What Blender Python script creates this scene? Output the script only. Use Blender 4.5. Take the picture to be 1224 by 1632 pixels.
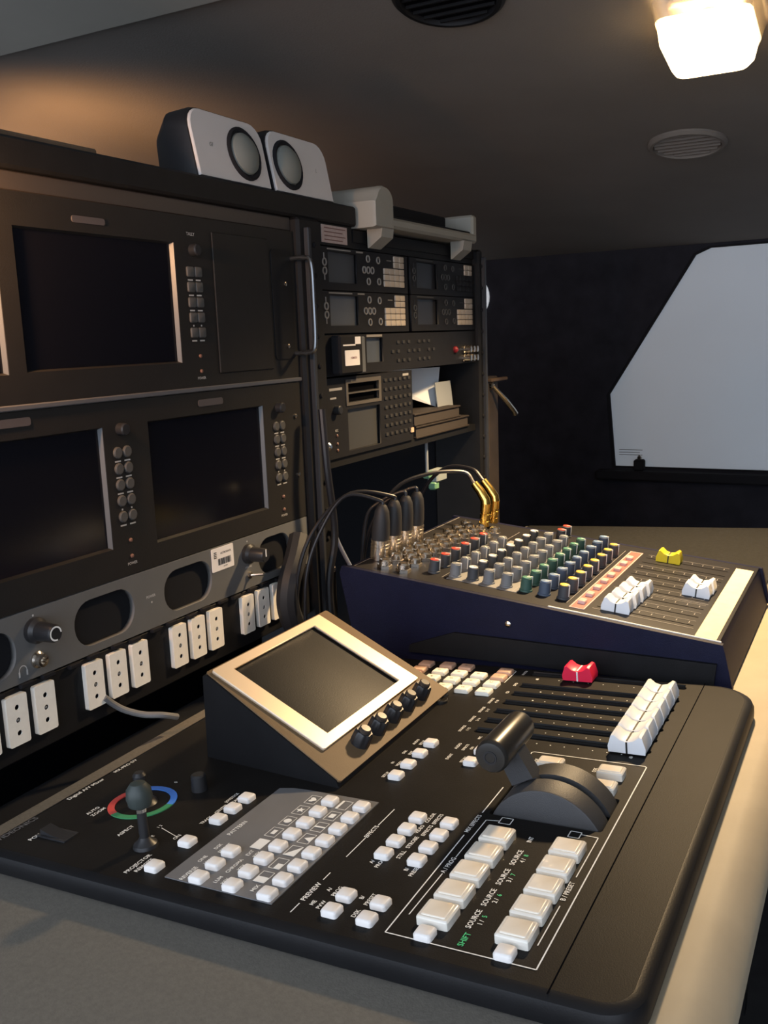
import bpy, bmesh, math, random
from mathutils import Matrix, Vector
random.seed(7)
for o in list(bpy.data.objects): bpy.data.objects.remove(o, do_unlink=True)
sc = bpy.context.scene
col = sc.collection
PI = math.pi
CZ = 1.05                      # eye height; most coordinates below are measured from the eye point

# ------------------------------------------------------------------ camera
F_PX, CX, CY = 1485.0, 612.0, 816.0
dY = Vector((1420 - CX, 508 - CY, F_PX)).normalized()
tt = -(F_PX * F_PX) / ((1420 - CX) * 0.037 + (508 - CY))
up = -Vector((0.037 * tt, tt, F_PX)).normalized()
dX = dY.cross(up)
cam_d = bpy.data.cameras.new('camera')
cam = bpy.data.objects.new('camera', cam_d); col.objects.link(cam)
Rw = Matrix((dX, dY, up))
right, upv, back = Rw @ Vector((1, 0, 0)), Rw @ Vector((0, -1, 0)), Rw @ Vector((0, 0, -1))
m = Matrix((right, upv, back)).transposed().to_4x4()
m.translation = (0, 0, CZ)
cam.matrix_world = m
cam_d.sensor_fit = 'VERTICAL'; cam_d.sensor_height = 36.0
cam_d.lens = F_PX / 1632.0 * 36.0
cam_d.clip_start = 0.01
sc.camera = cam

# ------------------------------------------------------------------ world, exposure
w = bpy.data.worlds.new('world'); sc.world = w; w.use_nodes = True
wb = w.node_tree.nodes['Background']
wb.inputs[0].default_value = (0.76, 0.85, 1.0, 1)
wb.inputs[1].default_value = 2.5
vs = sc.view_settings
vs.view_transform = 'Standard'; vs.look = 'None'; vs.gamma = 1.0; vs.use_curve_mapping = False
vs.exposure = 0.35
LAMP_W = 42.0                   # ceiling lamp
CLIP_W = 3.6                  # clip lamp on the rack shelf
REAR_W = 4.0                   # bare lamp behind the rack

# ------------------------------------------------------------------ materials
MATS = {}
def mat(name, c, rough=0.5, metal=0.0, spec=0.5, bump=0.0, bscale=200.0, var=0.0, vscale=30.0, emit=None, estr=0.0, trans=0.0, alpha=1.0, coat=0.0, ior=1.45):
    if name in MATS: return MATS[name]
    M = bpy.data.materials.new(name); M.use_nodes = True
    nt = M.node_tree; b = nt.nodes['Principled BSDF']
    b.inputs['Base Color'].default_value = (*c, 1)
    b.inputs['Roughness'].default_value = rough
    b.inputs['Metallic'].default_value = metal
    b.inputs['Specular IOR Level'].default_value = spec
    b.inputs['IOR'].default_value = ior
    b.inputs['Transmission Weight'].default_value = trans
    b.inputs['Alpha'].default_value = alpha
    b.inputs['Coat Weight'].default_value = coat
    if emit:
        b.inputs['Emission Color'].default_value = (*emit, 1)
        b.inputs['Emission Strength'].default_value = estr
    if var > 0 or bump > 0:
        tc = nt.nodes.new('ShaderNodeTexCoord')
    if var > 0:
        n = nt.nodes.new('ShaderNodeTexNoise'); n.inputs['Scale'].default_value = vscale; n.inputs['Detail'].default_value = 6
        nt.links.new(tc.outputs['Object'], n.inputs['Vector'])
        r = nt.nodes.new('ShaderNodeValToRGB')
        r.color_ramp.elements[0].position = 0.3; r.color_ramp.elements[1].position = 0.7
        r.color_ramp.elements[0].color = (*[x * (1 - var) for x in c], 1)
        r.color_ramp.elements[1].color = (*[min(1, x * (1 + var)) for x in c], 1)
        nt.links.new(n.outputs['Fac'], r.inputs['Fac'])
        nt.links.new(r.outputs['Color'], b.inputs['Base Color'])
    if bump > 0:
        n2 = nt.nodes.new('ShaderNodeTexNoise'); n2.inputs['Scale'].default_value = bscale; n2.inputs['Detail'].default_value = 3
        nt.links.new(tc.outputs['Object'], n2.inputs['Vector'])
        bp = nt.nodes.new('ShaderNodeBump'); bp.inputs['Strength'].default_value = bump; bp.inputs['Distance'].default_value = 0.001
        nt.links.new(n2.outputs['Fac'], bp.inputs['Height'])
        nt.links.new(bp.outputs['Normal'], b.inputs['Normal'])
    MATS[name] = M
    return M

m_ceil = mat('ceiling_felt', (0.17, 0.155, 0.14), 0.9, spec=0.1, bump=0.3, bscale=400, var=0.06, vscale=6)
m_ceil2 = mat('ceiling_panel', (0.31, 0.295, 0.26), 0.8, spec=0.2, var=0.05, vscale=8)
m_wall = mat('black_felt', (0.024, 0.024, 0.030), 0.95, spec=0.05, bump=0.3, bscale=500, var=0.2, vscale=20)
m_wallL = mat('van_side_felt', (0.16, 0.145, 0.13), 0.9, spec=0.1, bump=0.3, bscale=400, var=0.06, vscale=6)
m_floor = mat('rubber_floor', (0.03, 0.03, 0.032), 0.8, bump=0.3, bscale=300, var=0.2)
m_desk = mat('grey_laminate', (0.135, 0.125, 0.108), 0.75, spec=0.25, bump=0.2, bscale=900, var=0.10, vscale=350)
m_nosing = mat('cream_nosing', (0.36, 0.30, 0.21), 0.55, bump=0.1, bscale=300, var=0.06, vscale=25)
m_wood = mat('brown_board', (0.12, 0.075, 0.045), 0.6, var=0.25, vscale=40)
m_blk = mat('black_paint', (0.009, 0.009, 0.010), 0.55, spec=0.25, bump=0.1, bscale=900, var=0.15, vscale=60)
m_blkm = mat('black_matte', (0.012, 0.012, 0.014), 0.85, spec=0.2)
m_void = mat('dark_recess', (0.004, 0.004, 0.005), 0.95, spec=0.0)
m_console = mat('console_black', (0.012, 0.011, 0.0105), 0.5, spec=0.10, bump=0.10, bscale=1500, var=0.12, vscale=50)
m_body = mat('console_body', (0.010, 0.010, 0.011), 0.42, spec=0.22, bump=0.08, bscale=1200, var=0.1, vscale=50)
m_plate = mat('pattern_plate', (0.15, 0.15, 0.155), 0.45, var=0.04, vscale=60)
m_print = mat('white_print', (0.80, 0.80, 0.78), 0.6)
m_gprint = mat('green_print', (0.05, 0.55, 0.22), 0.6)
m_dprint = mat('dim_print', (0.13, 0.13, 0.14), 0.6)
m_kprint = mat('dark_print', (0.03, 0.03, 0.03), 0.7)
m_btn = mat('button_white', (0.80, 0.77, 0.74), 0.42, spec=0.4, var=0.02, vscale=300)
m_btnlens = mat('button_lens', (0.88, 0.80, 0.68), 0.25, spec=0.5, coat=0.3)
m_btnrim = mat('button_clear_rim', (0.80, 0.76, 0.68), 0.15, spec=0.6, coat=0.5)
m_key = mat('key_cream', (0.86, 0.84, 0.74), 0.45)
m_keyb = mat('key_salmon', (0.62, 0.40, 0.28), 0.45)
m_gold = mat('champagne_frame', (0.80, 0.64, 0.46), 0.38, metal=0.35, bump=0.05, bscale=2000)
m_hous = mat('lcd_housing', (0.150, 0.100, 0.055), 0.5, spec=0.15, metal=0.0, bump=0.1, bscale=1200, var=0.05, vscale=60)
m_lcd = mat('lcd_glass', (0.010, 0.008, 0.009), 0.07, spec=0.25)
m_scr = mat('monitor_glass', (0.006, 0.006, 0.009), 0.16, spec=0.5)
m_knob = mat('knob_black', (0.020, 0.020, 0.022), 0.38)
m_tbar = mat('tbar_black', (0.022, 0.020, 0.018), 0.30, spec=0.6)
m_tbase = mat('tbar_base', (0.040, 0.040, 0.042), 0.5, bump=0.2, bscale=1500)
m_red = mat('fader_red', (0.80, 0.02, 0.07), 0.4)
m_white = mat('fader_white', (0.78, 0.80, 0.83), 0.4)
m_cap_line = mat('fader_line', (0.02, 0.02, 0.02), 0.6)
m_rR = mat('ring_red', (0.62, 0.07, 0.06), 0.5)
m_rG = mat('ring_green', (0.05, 0.26, 0.11), 0.5)
m_rB = mat('ring_blue', (0.07, 0.24, 0.75), 0.5)
m_chrome = mat('chrome', (0.82, 0.81, 0.78), 0.15, metal=1.0)
m_nickel = mat('nickel', (0.74, 0.68, 0.60), 0.22, metal=1.0)
m_brass = mat('gold_plated', (0.85, 0.55, 0.14), 0.22, metal=1.0)
m_navy = mat('navy_cheek', (0.007, 0.008, 0.026), 0.5, spec=0.2, bump=0.2, bscale=1200, var=0.1, vscale=60)
m_mface = mat('mixer_face', (0.014, 0.013, 0.014), 0.5, spec=0.2, var=0.08, vscale=80)
m_mgrey = mat('mixer_grey_band', (0.22, 0.215, 0.205), 0.5, var=0.04, vscale=80)
m_kgrey = mat('knob_grey', (0.16, 0.17, 0.18), 0.5)
m_kdark = mat('knob_dark', (0.045, 0.05, 0.058), 0.5)
m_kgreen = mat('knob_green', (0.035, 0.09, 0.07), 0.5)
m_kblue = mat('knob_blue', (0.06, 0.085, 0.13), 0.5)
m_cred = mat('cap_red', (0.62, 0.05, 0.03), 0.45)
m_cyel = mat('cap_yellow', (0.85, 0.50, 0.06), 0.45)
m_cwht = mat('cap_white', (0.80, 0.77, 0.70), 0.45)
m_cgrn = mat('cap_green', (0.06, 0.20, 0.14), 0.45)
m_cblu = mat('cap_blue', (0.12, 0.20, 0.34), 0.45)
m_pinkbar = mat('mute_bar', (0.36, 0.10, 0.08), 0.5)
m_pinkbtn = mat('mute_button', (0.62, 0.40, 0.36), 0.45)
m_tape = mat('masking_tape', (0.78, 0.68, 0.44), 0.75, bump=0.2, bscale=900, var=0.06, vscale=120)
m_yel = mat('fader_yellow', (0.82, 0.62, 0.02), 0.45)
m_gpanel = mat('grey_panel', (0.12, 0.12, 0.118), 0.55, bump=0.08, bscale=1500, var=0.04, vscale=50)
m_sock = mat('socket_cream', (0.86, 0.82, 0.74), 0.5, var=0.03, vscale=200)
m_stick = mat('sticker_white', (0.78, 0.74, 0.72), 0.7)
m_label = mat('label_pinkish', (0.40, 0.30, 0.27), 0.7, var=0.1, vscale=300)
m_rubber = mat('rubber', (0.02, 0.02, 0.022), 0.55)
m_cable = mat('cable_black', (0.014, 0.014, 0.017), 0.35, spec=0.45)
m_cableg = mat('cable_grey', (0.17, 0.17, 0.17), 0.5)
m_spkw = mat('speaker_white', (0.52, 0.485, 0.465), 0.45, var=0.02, vscale=40)
m_spkb = mat('speaker_black', (0.008, 0.008, 0.010), 0.45, spec=0.25)
m_cone = mat('speaker_cone', (0.16, 0.17, 0.155), 0.55)
m_wplast = mat('white_plastic', (0.25, 0.235, 0.20), 0.5, var=0.03, vscale=40)
m_deck = mat('deck_face', (0.010, 0.010, 0.012), 0.55, spec=0.25, var=0.1, vscale=80)
m_dscr = mat('deck_screen', (0.085, 0.09, 0.098), 0.35)
m_dscr2 = mat('deck_screen_dark', (0.02, 0.02, 0.024), 0.35)
m_dkey = mat('deck_key', (0.42, 0.36, 0.30), 0.5)
m_ring = mat('deck_outline', (0.24, 0.22, 0.20), 0.6)
m_mbtn = mat('monitor_button', (0.075, 0.072, 0.068), 0.5)
m_paper = mat('paper', (0.72, 0.76, 0.80), 0.8)
m_card = mat('grey_card', (0.26, 0.28, 0.30), 0.8)
m_book = mat('notebook', (0.022, 0.016, 0.0135), 0.7, var=0.1, vscale=60)
m_led = mat('red_led', (0.20, 0.012, 0.018), 0.4)
m_greenpl = mat('green_plug', (0.16, 0.34, 0.20), 0.5)
m_pane = mat('window_pane', (0.55, 0.60, 0.66), 0.6, spec=0.3, var=0.03, vscale=5, emit=(0.84, 0.93, 1.0), estr=0.075)
m_glow = mat('lamp_glass', (0.9, 0.8, 0.6), 0.4, emit=(1.0, 0.72, 0.38), estr=4.0)
m_bulb = mat('bulb', (1, 0.9, 0.7), 0.4, emit=(1.0, 0.74, 0.42), estr=10.0)
m_shade = mat('lamp_shade_clear', (0.85, 0.78, 0.66), 0.2, trans=0.8, spec=0.5)
m_disc = mat('white_disc', (0.7, 0.72, 0.76), 0.6, emit=(0.9, 0.95, 1.0), estr=0.30)

# ------------------------------------------------------------------ mesh helpers
def nb(): return bmesh.new()
def box(bm, x0, x1, y0, y1, z0, z1):
    v = [bm.verts.new(p) for p in ((x0,y0,z0),(x1,y0,z0),(x1,y1,z0),(x0,y1,z0),(x0,y0,z1),(x1,y0,z1),(x1,y1,z1),(x0,y1,z1))]
    for f in ((3,2,1,0),(4,5,6,7),(0,1,5,4),(1,2,6,5),(2,3,7,6),(3,0,4,7)): bm.faces.new([v[i] for i in f])
    return bm
def bbox(bm, x0, x1, y0, y1, z0, z1, b):
    t = bmesh.new(); box(t, x0, x1, y0, y1, z0, z1)
    bmesh.ops.bevel(t, geom=list(t.edges), offset=b, segments=1, affect='EDGES')
    me = bpy.data.meshes.new('t'); t.to_mesh(me); t.free(); bm.from_mesh(me); bpy.data.meshes.remove(me)
    return bm
def rrect(cx, cy, w_, h_, r, seg=4):
    r = max(1e-5, min(r, w_ / 2 - 1e-6, h_ / 2 - 1e-6)); P = []
    for sx, sy, a0 in ((1, 1, 0), (-1, 1, 90), (-1, -1, 180), (1, -1, 270)):
        for k in range(seg + 1):
            a = math.radians(a0 + 90.0 * k / seg)
            P.append((cx + sx * (w_ / 2 - r) + r * math.cos(a), cy + sy * (h_ / 2 - r) + r * math.sin(a)))
    return P
def circ(cx, cy, r, n=16, a0=0.0): return [(cx + r * math.cos(a0 + 2 * PI * k / n), cy + r * math.sin(a0 + 2 * PI * k / n)) for k in range(n)]
def loft(bm, layers, cap0=True, cap1=True):
    L = [[bm.verts.new(p) for p in ly] for ly in layers]; n = len(L[0])
    for a, b in zip(L, L[1:]):
        for i in range(n):
            bm.faces.new((a[i], a[(i + 1) % n], b[(i + 1) % n], b[i]))
    if cap0: bm.faces.new(L[0][::-1])
    if cap1: bm.faces.new(L[-1])
    return bm
def prism(bm, pts, z0, z1): return loft(bm, [[(x, y, z0) for x, y in pts], [(x, y, z1) for x, y in pts]])
def rpad(bm, cx, cy, w_, h_, r, z0, z1, ins=0.0, ih=0.0, seg=3):
    L = [[(x, y, z0) for x, y in rrect(cx, cy, w_, h_, r, seg)]]
    if ins > 0:
        L.append([(x, y, z1 - ih) for x, y in rrect(cx, cy, w_, h_, r, seg)])
        L.append([(x, y, z1 - ih * 0.3) for x, y in rrect(cx, cy, w_ - ins * 1.1, h_ - ins * 1.1, r, seg)])
        L.append([(x, y, z1) for x, y in rrect(cx, cy, w_ - 2.4 * ins, h_ - 2.4 * ins, max(r - ins, r * .5), seg)])
    else: L.append([(x, y, z1) for x, y in rrect(cx, cy, w_, h_, r, seg)])
    return loft(bm, L)
def lathe(bm, prof, seg=16, cx=0.0, cy=0.0, cap0=True, cap1=True):
    return loft(bm, [[(cx + r * math.cos(2 * PI * k / seg), cy + r * math.sin(2 * PI * k / seg), z) for k in range(seg)] for r, z in prof], cap0, cap1)
def tube(bm, pts, r, seg=8, radii=None):
    P = [Vector(p) for p in pts]; L = []; prev = None
    for i, p in enumerate(P):
        t = (P[min(i + 1, len(P) - 1)] - P[max(i - 1, 0)]).normalized()
        if prev is None:
            a = Vector((0, 0, 1)) if abs(t.z) < 0.9 else Vector((1, 0, 0)); nrm = t.cross(a).normalized()
        else: nrm = (prev - t * prev.dot(t)).normalized()
        prev = nrm; b = t.cross(nrm); rr = radii[i] if radii else r
        L.append([tuple(p + nrm * (rr * math.cos(2 * PI * k / seg)) + b * (rr * math.sin(2 * PI * k / seg))) for k in range(seg)])
    return loft(bm, L)
def smooth_path(pts, n=6):
    P = [Vector(p) for p in pts]; P = [P[0] * 2 - P[1]] + P + [P[-1] * 2 - P[-2]]; out = []
    for i in range(1, len(P) - 2):
        for k in range(n):
            t = k / n; a, b, c, d = P[i - 1], P[i], P[i + 1], P[i + 2]
            out.append(0.5 * ((2 * b) + (c - a) * t + (2 * a - 5 * b + 4 * c - d) * t * t + (3 * b - a - 3 * c + d) * t ** 3))
    out.append(P[-2]); return out
def fin(me, smooth=True):
    if smooth and len(me.polygons):
        me.polygons.foreach_set('use_smooth', [True] * len(me.polygons)); me.set_sharp_from_angle(angle=math.radians(32))
    return me
def mesh(name, bm, material, smooth=True):
    bmesh.ops.recalc_face_normals(bm, faces=list(bm.faces))
    me = bpy.data.meshes.new(name); bm.to_mesh(me); bm.free()
    me.materials.append(material); return fin(me, smooth)
def from_curve(cu):
    o = bpy.data.objects.new('tmp', cu); col.objects.link(o)
    dg = bpy.context.evaluated_depsgraph_get(); dg.update()
    me = bpy.data.meshes.new_from_object(o.evaluated_get(dg))
    bpy.data.objects.remove(o); return me
def plate(bm, outer, holes, z0, z1):
    """flat plate with real holes, thickness z0..z1"""
    cu = bpy.data.curves.new('c', 'CURVE'); cu.dimensions = '2D'; cu.fill_mode = 'BOTH'; cu.extrude = (z1 - z0) / 2
    for pts in [outer] + list(holes):
        s = cu.splines.new('POLY'); s.points.add(len(pts) - 1); s.use_cyclic_u = True
        for q, (x, y) in zip(s.points, pts): q.co = (x, y, 0, 1)
    me = from_curve(cu); bpy.data.curves.remove(cu)
    me.transform(Matrix.Translation((0, 0, (z0 + z1) / 2))); bm.from_mesh(me); bpy.data.meshes.remove(me)
    bmesh.ops.remove_doubles(bm, verts=list(bm.verts), dist=1e-6)
    return bm
def rect(x0, x1, y0, y1): return [(x0, y0), (x1, y0), (x1, y1), (x0, y1)]
def line(bm, x0, y0, x1, y1, wd, z=0.0003):
    d = Vector((x1 - x0, y1 - y0)); n = Vector((-d.y, d.x)).normalized() * wd / 2
    v = [bm.verts.new((x, y, z)) for x, y in ((x0 - n.x, y0 - n.y), (x1 - n.x, y1 - n.y), (x1 + n.x, y1 + n.y), (x0 + n.x, y0 + n.y))]
    bm.faces.new(v)
def poly(bm, pts, z=0.0003): bm.faces.new([bm.verts.new((x, y, z)) for x, y in pts])
def texts(bm, items, z=0.0003):
    """items: (text, x, y, size, align[, rotation]); flat lettering"""
    T = []
    for it in items:
        s, x, y, size, al = it[:5]; rot = it[5] if len(it) > 5 else 0.0
        cu = bpy.data.curves.new('f', 'FONT'); cu.body = s; cu.size = size * 0.74; cu.align_x = al; cu.align_y = 'CENTER'; cu.resolution_u = 2; cu.offset = size * 0.012
        o = bpy.data.objects.new('f', cu); col.objects.link(o); T.append((o, cu, x, y, rot))
    dg = bpy.context.evaluated_depsgraph_get(); dg.update()
    for o, cu, x, y, rot in T:
        me = bpy.data.meshes.new_from_object(o.evaluated_get(dg))
        me.transform(Matrix.Translation((x, y, z)) @ Matrix.Rotation(rot, 4, 'Z')); bm.from_mesh(me)
        bpy.data.meshes.remove(me); bpy.data.objects.remove(o); bpy.data.curves.remove(cu)
    return bm

# ------------------------------------------------------------------ things and parts
def thing(name, label, cat, M, group=None):
    o = bpy.data.objects.new(name, None); col.objects.link(o); o.matrix_world = M; o.empty_display_size = 0.02
    o['label'] = label; o['category'] = cat
    if group: o['group'] = group
    return o
def put(name, me, parent, loc=(0, 0, 0), rot=None, label=None):
    o = bpy.data.objects.new(name, me); col.objects.link(o); o.parent = parent; o.location = loc
    if rot is not None: o.rotation_euler = rot
    if label: o['label'] = label
    return o
def solo(name, bm, material, label, cat, group=None, smooth=True):
    """one-mesh thing; bm in eye-relative coordinates, origin moved to its base"""
    c0 = Vector((sum(v.co.x for v in bm.verts), sum(v.co.y for v in bm.verts), 0)) / len(bm.verts)
    c0.z = min(v.co.z for v in bm.verts)
    bmesh.ops.translate(bm, verts=list(bm.verts), vec=-c0)
    o = bpy.data.objects.new(name, mesh(name, bm, material, smooth)); col.objects.link(o)
    o.location = c0 + Vector((0, 0, CZ)); o['label'] = label; o['category'] = cat
    if group: o['group'] = group
    return o
def struct(name, bm, material, smooth=False, parent=None):
    bmesh.ops.translate(bm, verts=list(bm.verts), vec=(0, 0, CZ))
    o = bpy.data.objects.new(name, mesh(name, bm, material, smooth)); col.objects.link(o)
    if parent: o.parent = parent
    else: o['kind'] = 'structure'
    return o
class Panel:
    """a thing seen as a face: x to the right along it, y up it, z out of it (absolute panel coordinates)"""
    def __init__(s, name, label, cat, axes, origin, off, group=None):
        M = Matrix((axes[0], axes[1], axes[2])).transposed().to_4x4(); M.translation = Vector(origin) + Vector((0, 0, CZ))
        s.root = thing(name, label, cat, M, group); s.off = Vector(off)
    def part(s, name, bm, material, parent=None, smooth=True, label=None):
        bmesh.ops.translate(bm, verts=list(bm.verts), vec=-s.off)
        o = put(name, mesh(name, bm, material, smooth), parent or s.root, label=label)
        if name.endswith('lettering') or name == 'fader_slots': o['kind'] = 'stuff'
        return o
    def put(s, name, me, x, y, z=0.0, rot=None, label=None, parent=None):
        return put(name, me, parent or s.root, Vector((x, y, z)) - s.off, rot, label)
RX = -0.53
RACK_AXES = (Vector((0, 1, 0)), Vector((0, 0, 1)), Vector((1, 0, 0)))
def rack_panel(name, label, cat, y, z, group=None): return Panel(name, label, cat, RACK_AXES, (RX, y, z), (y, z, 0), group)
TH = math.radians(3.0); HC = 0.27
EX = Vector((math.cos(TH), 0, math.sin(TH))); EN = Vector((-math.sin(TH), 0, math.cos(TH)))
DESK_AXES = (Vector((0, 1, 0)), -EX, EN)
def cw(u, y, w_): return Vector((0, u, 0)) - EX * y + EN * (w_ - HC * math.cos(TH))   # desk/console frame -> eye-relative

# ------------------------------------------------------------------ the van
SL = math.tan(math.radians(9.5))
def zc(y): return 0.177 + (2.2 - y) * SL
def ceil_sec(y, dz=0.0):
    z = zc(y) + dz; P = []
    for k in range(9):
        a = PI / 2 * k / 8; P.append((-1.35 + 0.22 * (1 - math.cos(a)), y, z - 0.22 + 0.22 * math.sin(a)))
    P += [(0.0, y, z), (0.9, y, z)]
    return P
bm = nb()
secs = [ceil_sec(y) for y in (0.93, 1.3, 1.75, 2.25)]
def sheet(bm, secs, t=0.03):
    A = [[bm.verts.new(p) for p in s] for s in secs]; B = [[bm.verts.new((p[0], p[1], p[2] + t)) for p in s] for s in secs]
    for S, fl in ((A, 0), (B, 1)):
        for a, b in zip(S, S[1:]):
            for i in range(len(a) - 1):
                f = (a[i], b[i], b[i + 1], a[i + 1]); bm.faces.new(f if not fl else f[::-1])
sheet(bm, secs); struct('ceiling', bm, m_ceil, True)
bm = nb(); sheet(bm, [ceil_sec(y, -0.010) for y in (-0.45, 0.2, 0.925)]); struct('ceiling_front', bm, m_ceil2, True)
bm = nb(); loft(bm, [[(x, -0.45, -CZ), (x, 2.25, -CZ), (x, 2.25, zc(2.25) - 0.2), (x, -0.45, zc(-0.45) - 0.2)] for x in (-1.38, -1.35)])
struct('wall_left', bm, m_wallL)
bm = nb(); box(bm, 0.9, 0.93, -0.45, 2.25, -CZ, 0.7); struct('wall_right', bm, m_wallL)
bm = nb(); box(bm, -1.38, 0.93, -0.45, 2.25, -CZ - 0.03, -CZ); struct('floor', bm, m_floor)
# back wall with the opening of the window
WIN = [(-0.569, -0.326), (-0.584, -0.153), (-0.392, 0.158), (-0.36, 0.171), (0.16, 0.175), (0.36, -0.153), (0.345, -0.326)]
def xzplate(bm, outer, holes, y0, y1):
    t = nb(); plate(t, outer, holes, y0, y1)
    for v in t.verts: v.co = Vector((v.co.x, v.co.z, v.co.y))
    me = bpy.data.meshes.new('t'); t.to_mesh(me); t.free(); bm.from_mesh(me); bpy.data.meshes.remove(me); return bm
bm = xzplate(nb(), rect(-1.38, 0.93, -CZ, 0.26), [WIN], 2.2, 2.25); struct('wall_back', bm, m_wall)
win = bpy.data.objects.new('window_1', None); col.objects.link(win); win['kind'] = 'structure'
def shrink(P, s):
    cx = sum(p[0] for p in P) / len(P); cy = sum(p[1] for p in P) / len(P); return [(cx + (x - cx) * s, cy + (y - cy) * s) for x, y in P]
bm = xzplate(nb(), shrink(WIN, 1.0), [shrink(WIN, 0.985)], 2.203, 2.245); o = struct('window_frame', bm, m_blkm, parent=win)
bm = xzplate(nb(), shrink(WIN, 0.995), [], 2.214, 2.222); o = struct('pane', bm, m_pane, parent=win)
bm = nb(); bbox(bm, -0.60, 0.40, 2.165, 2.2, -0.350, -0.328, 0.004); struct('trim_1', bm, m_blkm, True)
bm = nb()
for k in range(3): line(bm, -0.555, -0.283 - 0.006 * k, -0.50 - 0.006 * (k % 2), -0.283 - 0.006 * k, 0.0016)
texts(bm, [('N', -0.2295, 0.066, 0.020, 'CENTER')])
for v in bm.verts: v.co = Vector((v.co.x, 2.213, v.co.y))
struct('pane_lettering', bm, m_cableg, parent=win)
t = thing('window_latch', 'small black latch with a metal tip on the window sill', 'latch', Matrix.Translation((-0.501, 2.19, CZ - 0.328)))
b_ = nb(); bbox(b_, -0.012, 0.012, -0.012, 0.008, -0.0, 0.026, 0.003); put('latch_body', mesh('latch_body', b_, m_blkm), t)
b_ = nb(); lathe(b_, [(0.006, 0.025), (0.006, 0.032), (0.003, 0.036)], 10); put('latch_tip', mesh('latch_tip', b_, m_chrome), t)
# white round disc on the back wall, its material glowing faintly
t = thing('round_disc', 'white round glowing disc on the black wall beside the rack', 'light', Matrix.Translation((-0.930, 2.199, CZ + 0.089)))
b_ = nb(); lathe(b_, [(0.056, 0), (0.056, 0.006), (0.05, 0.011)], 32); o = put('disc', mesh('disc', b_, m_disc), t, rot=(PI / 2, 0, 0))
b_ = nb(); lathe(b_, [(0.012, 0.011), (0.012, 0.014), (0.009, 0.016)], 16); put('hub', mesh('hub', b_, m_disc), t, rot=(PI / 2, 0, 0))

# ceiling fittings: axes lying in the sloping ceiling
CA = math.radians(-9.5)
def ceil_M(x, y): return Matrix.Translation((x, y, zc(y) + CZ)) @ Matrix.Rotation(CA, 4, 'X') @ Matrix.Rotation(PI, 4, 'X')
def vent(x, y, r, label, mr, mi):
    t = thing('ceiling_vent', label, 'vent', ceil_M(x, y))
    b_ = nb(); L = [(r, 0.0), (r, 0.003), (r * 0.93, 0.007), (r * 0.86, 0.007), (r * 0.84, 0.001)]
    lathe(b_, L, 40, cap0=False, cap1=False); put('rim', mesh('rim', b_, mr), t)
    b_ = nb(); lathe(b_, [(r * 0.85, 0.0005), (r * 0.85, 0.0015)], 40); put('backing', mesh('backing', b_, mi), t)
    for k in range(-3, 4):
        yy = k * r * 0.23; hw = math.sqrt(max(0, (r * 0.84) ** 2 - yy * yy)) - 0.001
        b_ = nb(); box(b_, -hw, hw, yy - 0.0012, yy + 0.0012, 0.001, 0.005); put('slat', mesh('slat', b_, mr), t)
    return t
vent(-0.295, 1.58, 0.060, 'flush round felt-coloured vent in the ceiling near the lit lamp', m_ceil, mat('vent_inner', (0.2, 0.18, 0.165), 0.9))
vent(-0.455, 1.035, 0.064, 'black round louvred vent in the ceiling above the speakers', m_blk, m_void)
# lit ceiling lamp
t = thing('ceiling_lamp', 'lit warm ceiling lamp in a square glass shade', 'lamp', ceil_M(-0.198, 1.175))
b_ = nb(); rpad(b_, 0, 0, 0.085, 0.085, 0.012, 0, 0.008, 0.003, 0.004); put('base', mesh('base', b_, m_nickel), t)
b_ = nb(); lathe(b_, [(0.012, 0.008), (0.012, 0.018), (0.010, 0.020)], 16); put('lamp_holder', mesh('lamp_holder', b_, m_cwht), t)
b_ = nb(); lathe(b_, [(0.009, 0.018), (0.018, 0.026), (0.022, 0.034), (0.017, 0.040), (0.004, 0.042)], 20); put('bulb', mesh('bulb', b_, m_bulb), t)
def sq(s_, z, r_=0.012): return [(x, y, z) for x, y in rrect(0, 0, s_, s_, r_, 3)]
b_ = nb(); loft(b_, [sq(0.112, 0.004), sq(0.100, 0.030), sq(0.097, 0.030, 0.011), sq(0.108, 0.005, 0.011)], False, False); put('shade_rim', mesh('shade_rim', b_, m_shade), t)
b_ = nb(); loft(b_, [sq(0.100, 0.024), sq(0.092, 0.048), sq(0.080, 0.057), sq(0.050, 0.061)], False, True); put('diffuser', mesh('diffuser', b_, m_glow), t)
ld = bpy.data.lights.new('lamp_light', 'SPOT'); ld.energy = LAMP_W; ld.color = (1.0, 0.70, 0.38); ld.shadow_soft_size = 0.03; ld.spot_size = math.radians(118); ld.spot_blend = 0.75
lo = bpy.data.objects.new('lamp_light', ld); col.objects.link(lo); lo.parent = t; lo.location = (0, 0, 0.075); lo.rotation_euler = (PI, 0, 0)

# ------------------------------------------------------------------ desk
dk = thing('desk', 'grey laminate desk with a cream rounded front edge under the consoles', 'desk', Matrix.Translation((-0.30, 0.6, 0)))
D0 = Vector((-0.30, 0.6, -CZ))
def desk_part(name, f, material, smooth=True):
    bm = f(nb())
    for v in bm.verts: v.co = cw(v.co.x, v.co.y, v.co.z) - D0
    return put(name, mesh(name, bm, material, smooth), dk)
DT = -0.0145
desk_part('desk_top', lambda b: box(b, -0.4, 1.42, 0.118, 0.522, DT - 0.03, DT), m_desk, False)
def nose(b):
    P = []
    for k in range(9):
        a = PI * k / 8 - PI / 2; P.append((0.078 - 0.020 * math.cos(a), DT - 0.016 + 0.0165 * math.sin(a)))
    P = [(0.118, DT - 0.0325)] + P + [(0.118, DT + 0.0005)]
    return loft(b, [[(-0.4, y, z) for y, z in P], [(1.42, y, z) for y, z in P]])
desk_part('edge_nosing', nose, m_nosing)
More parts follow.
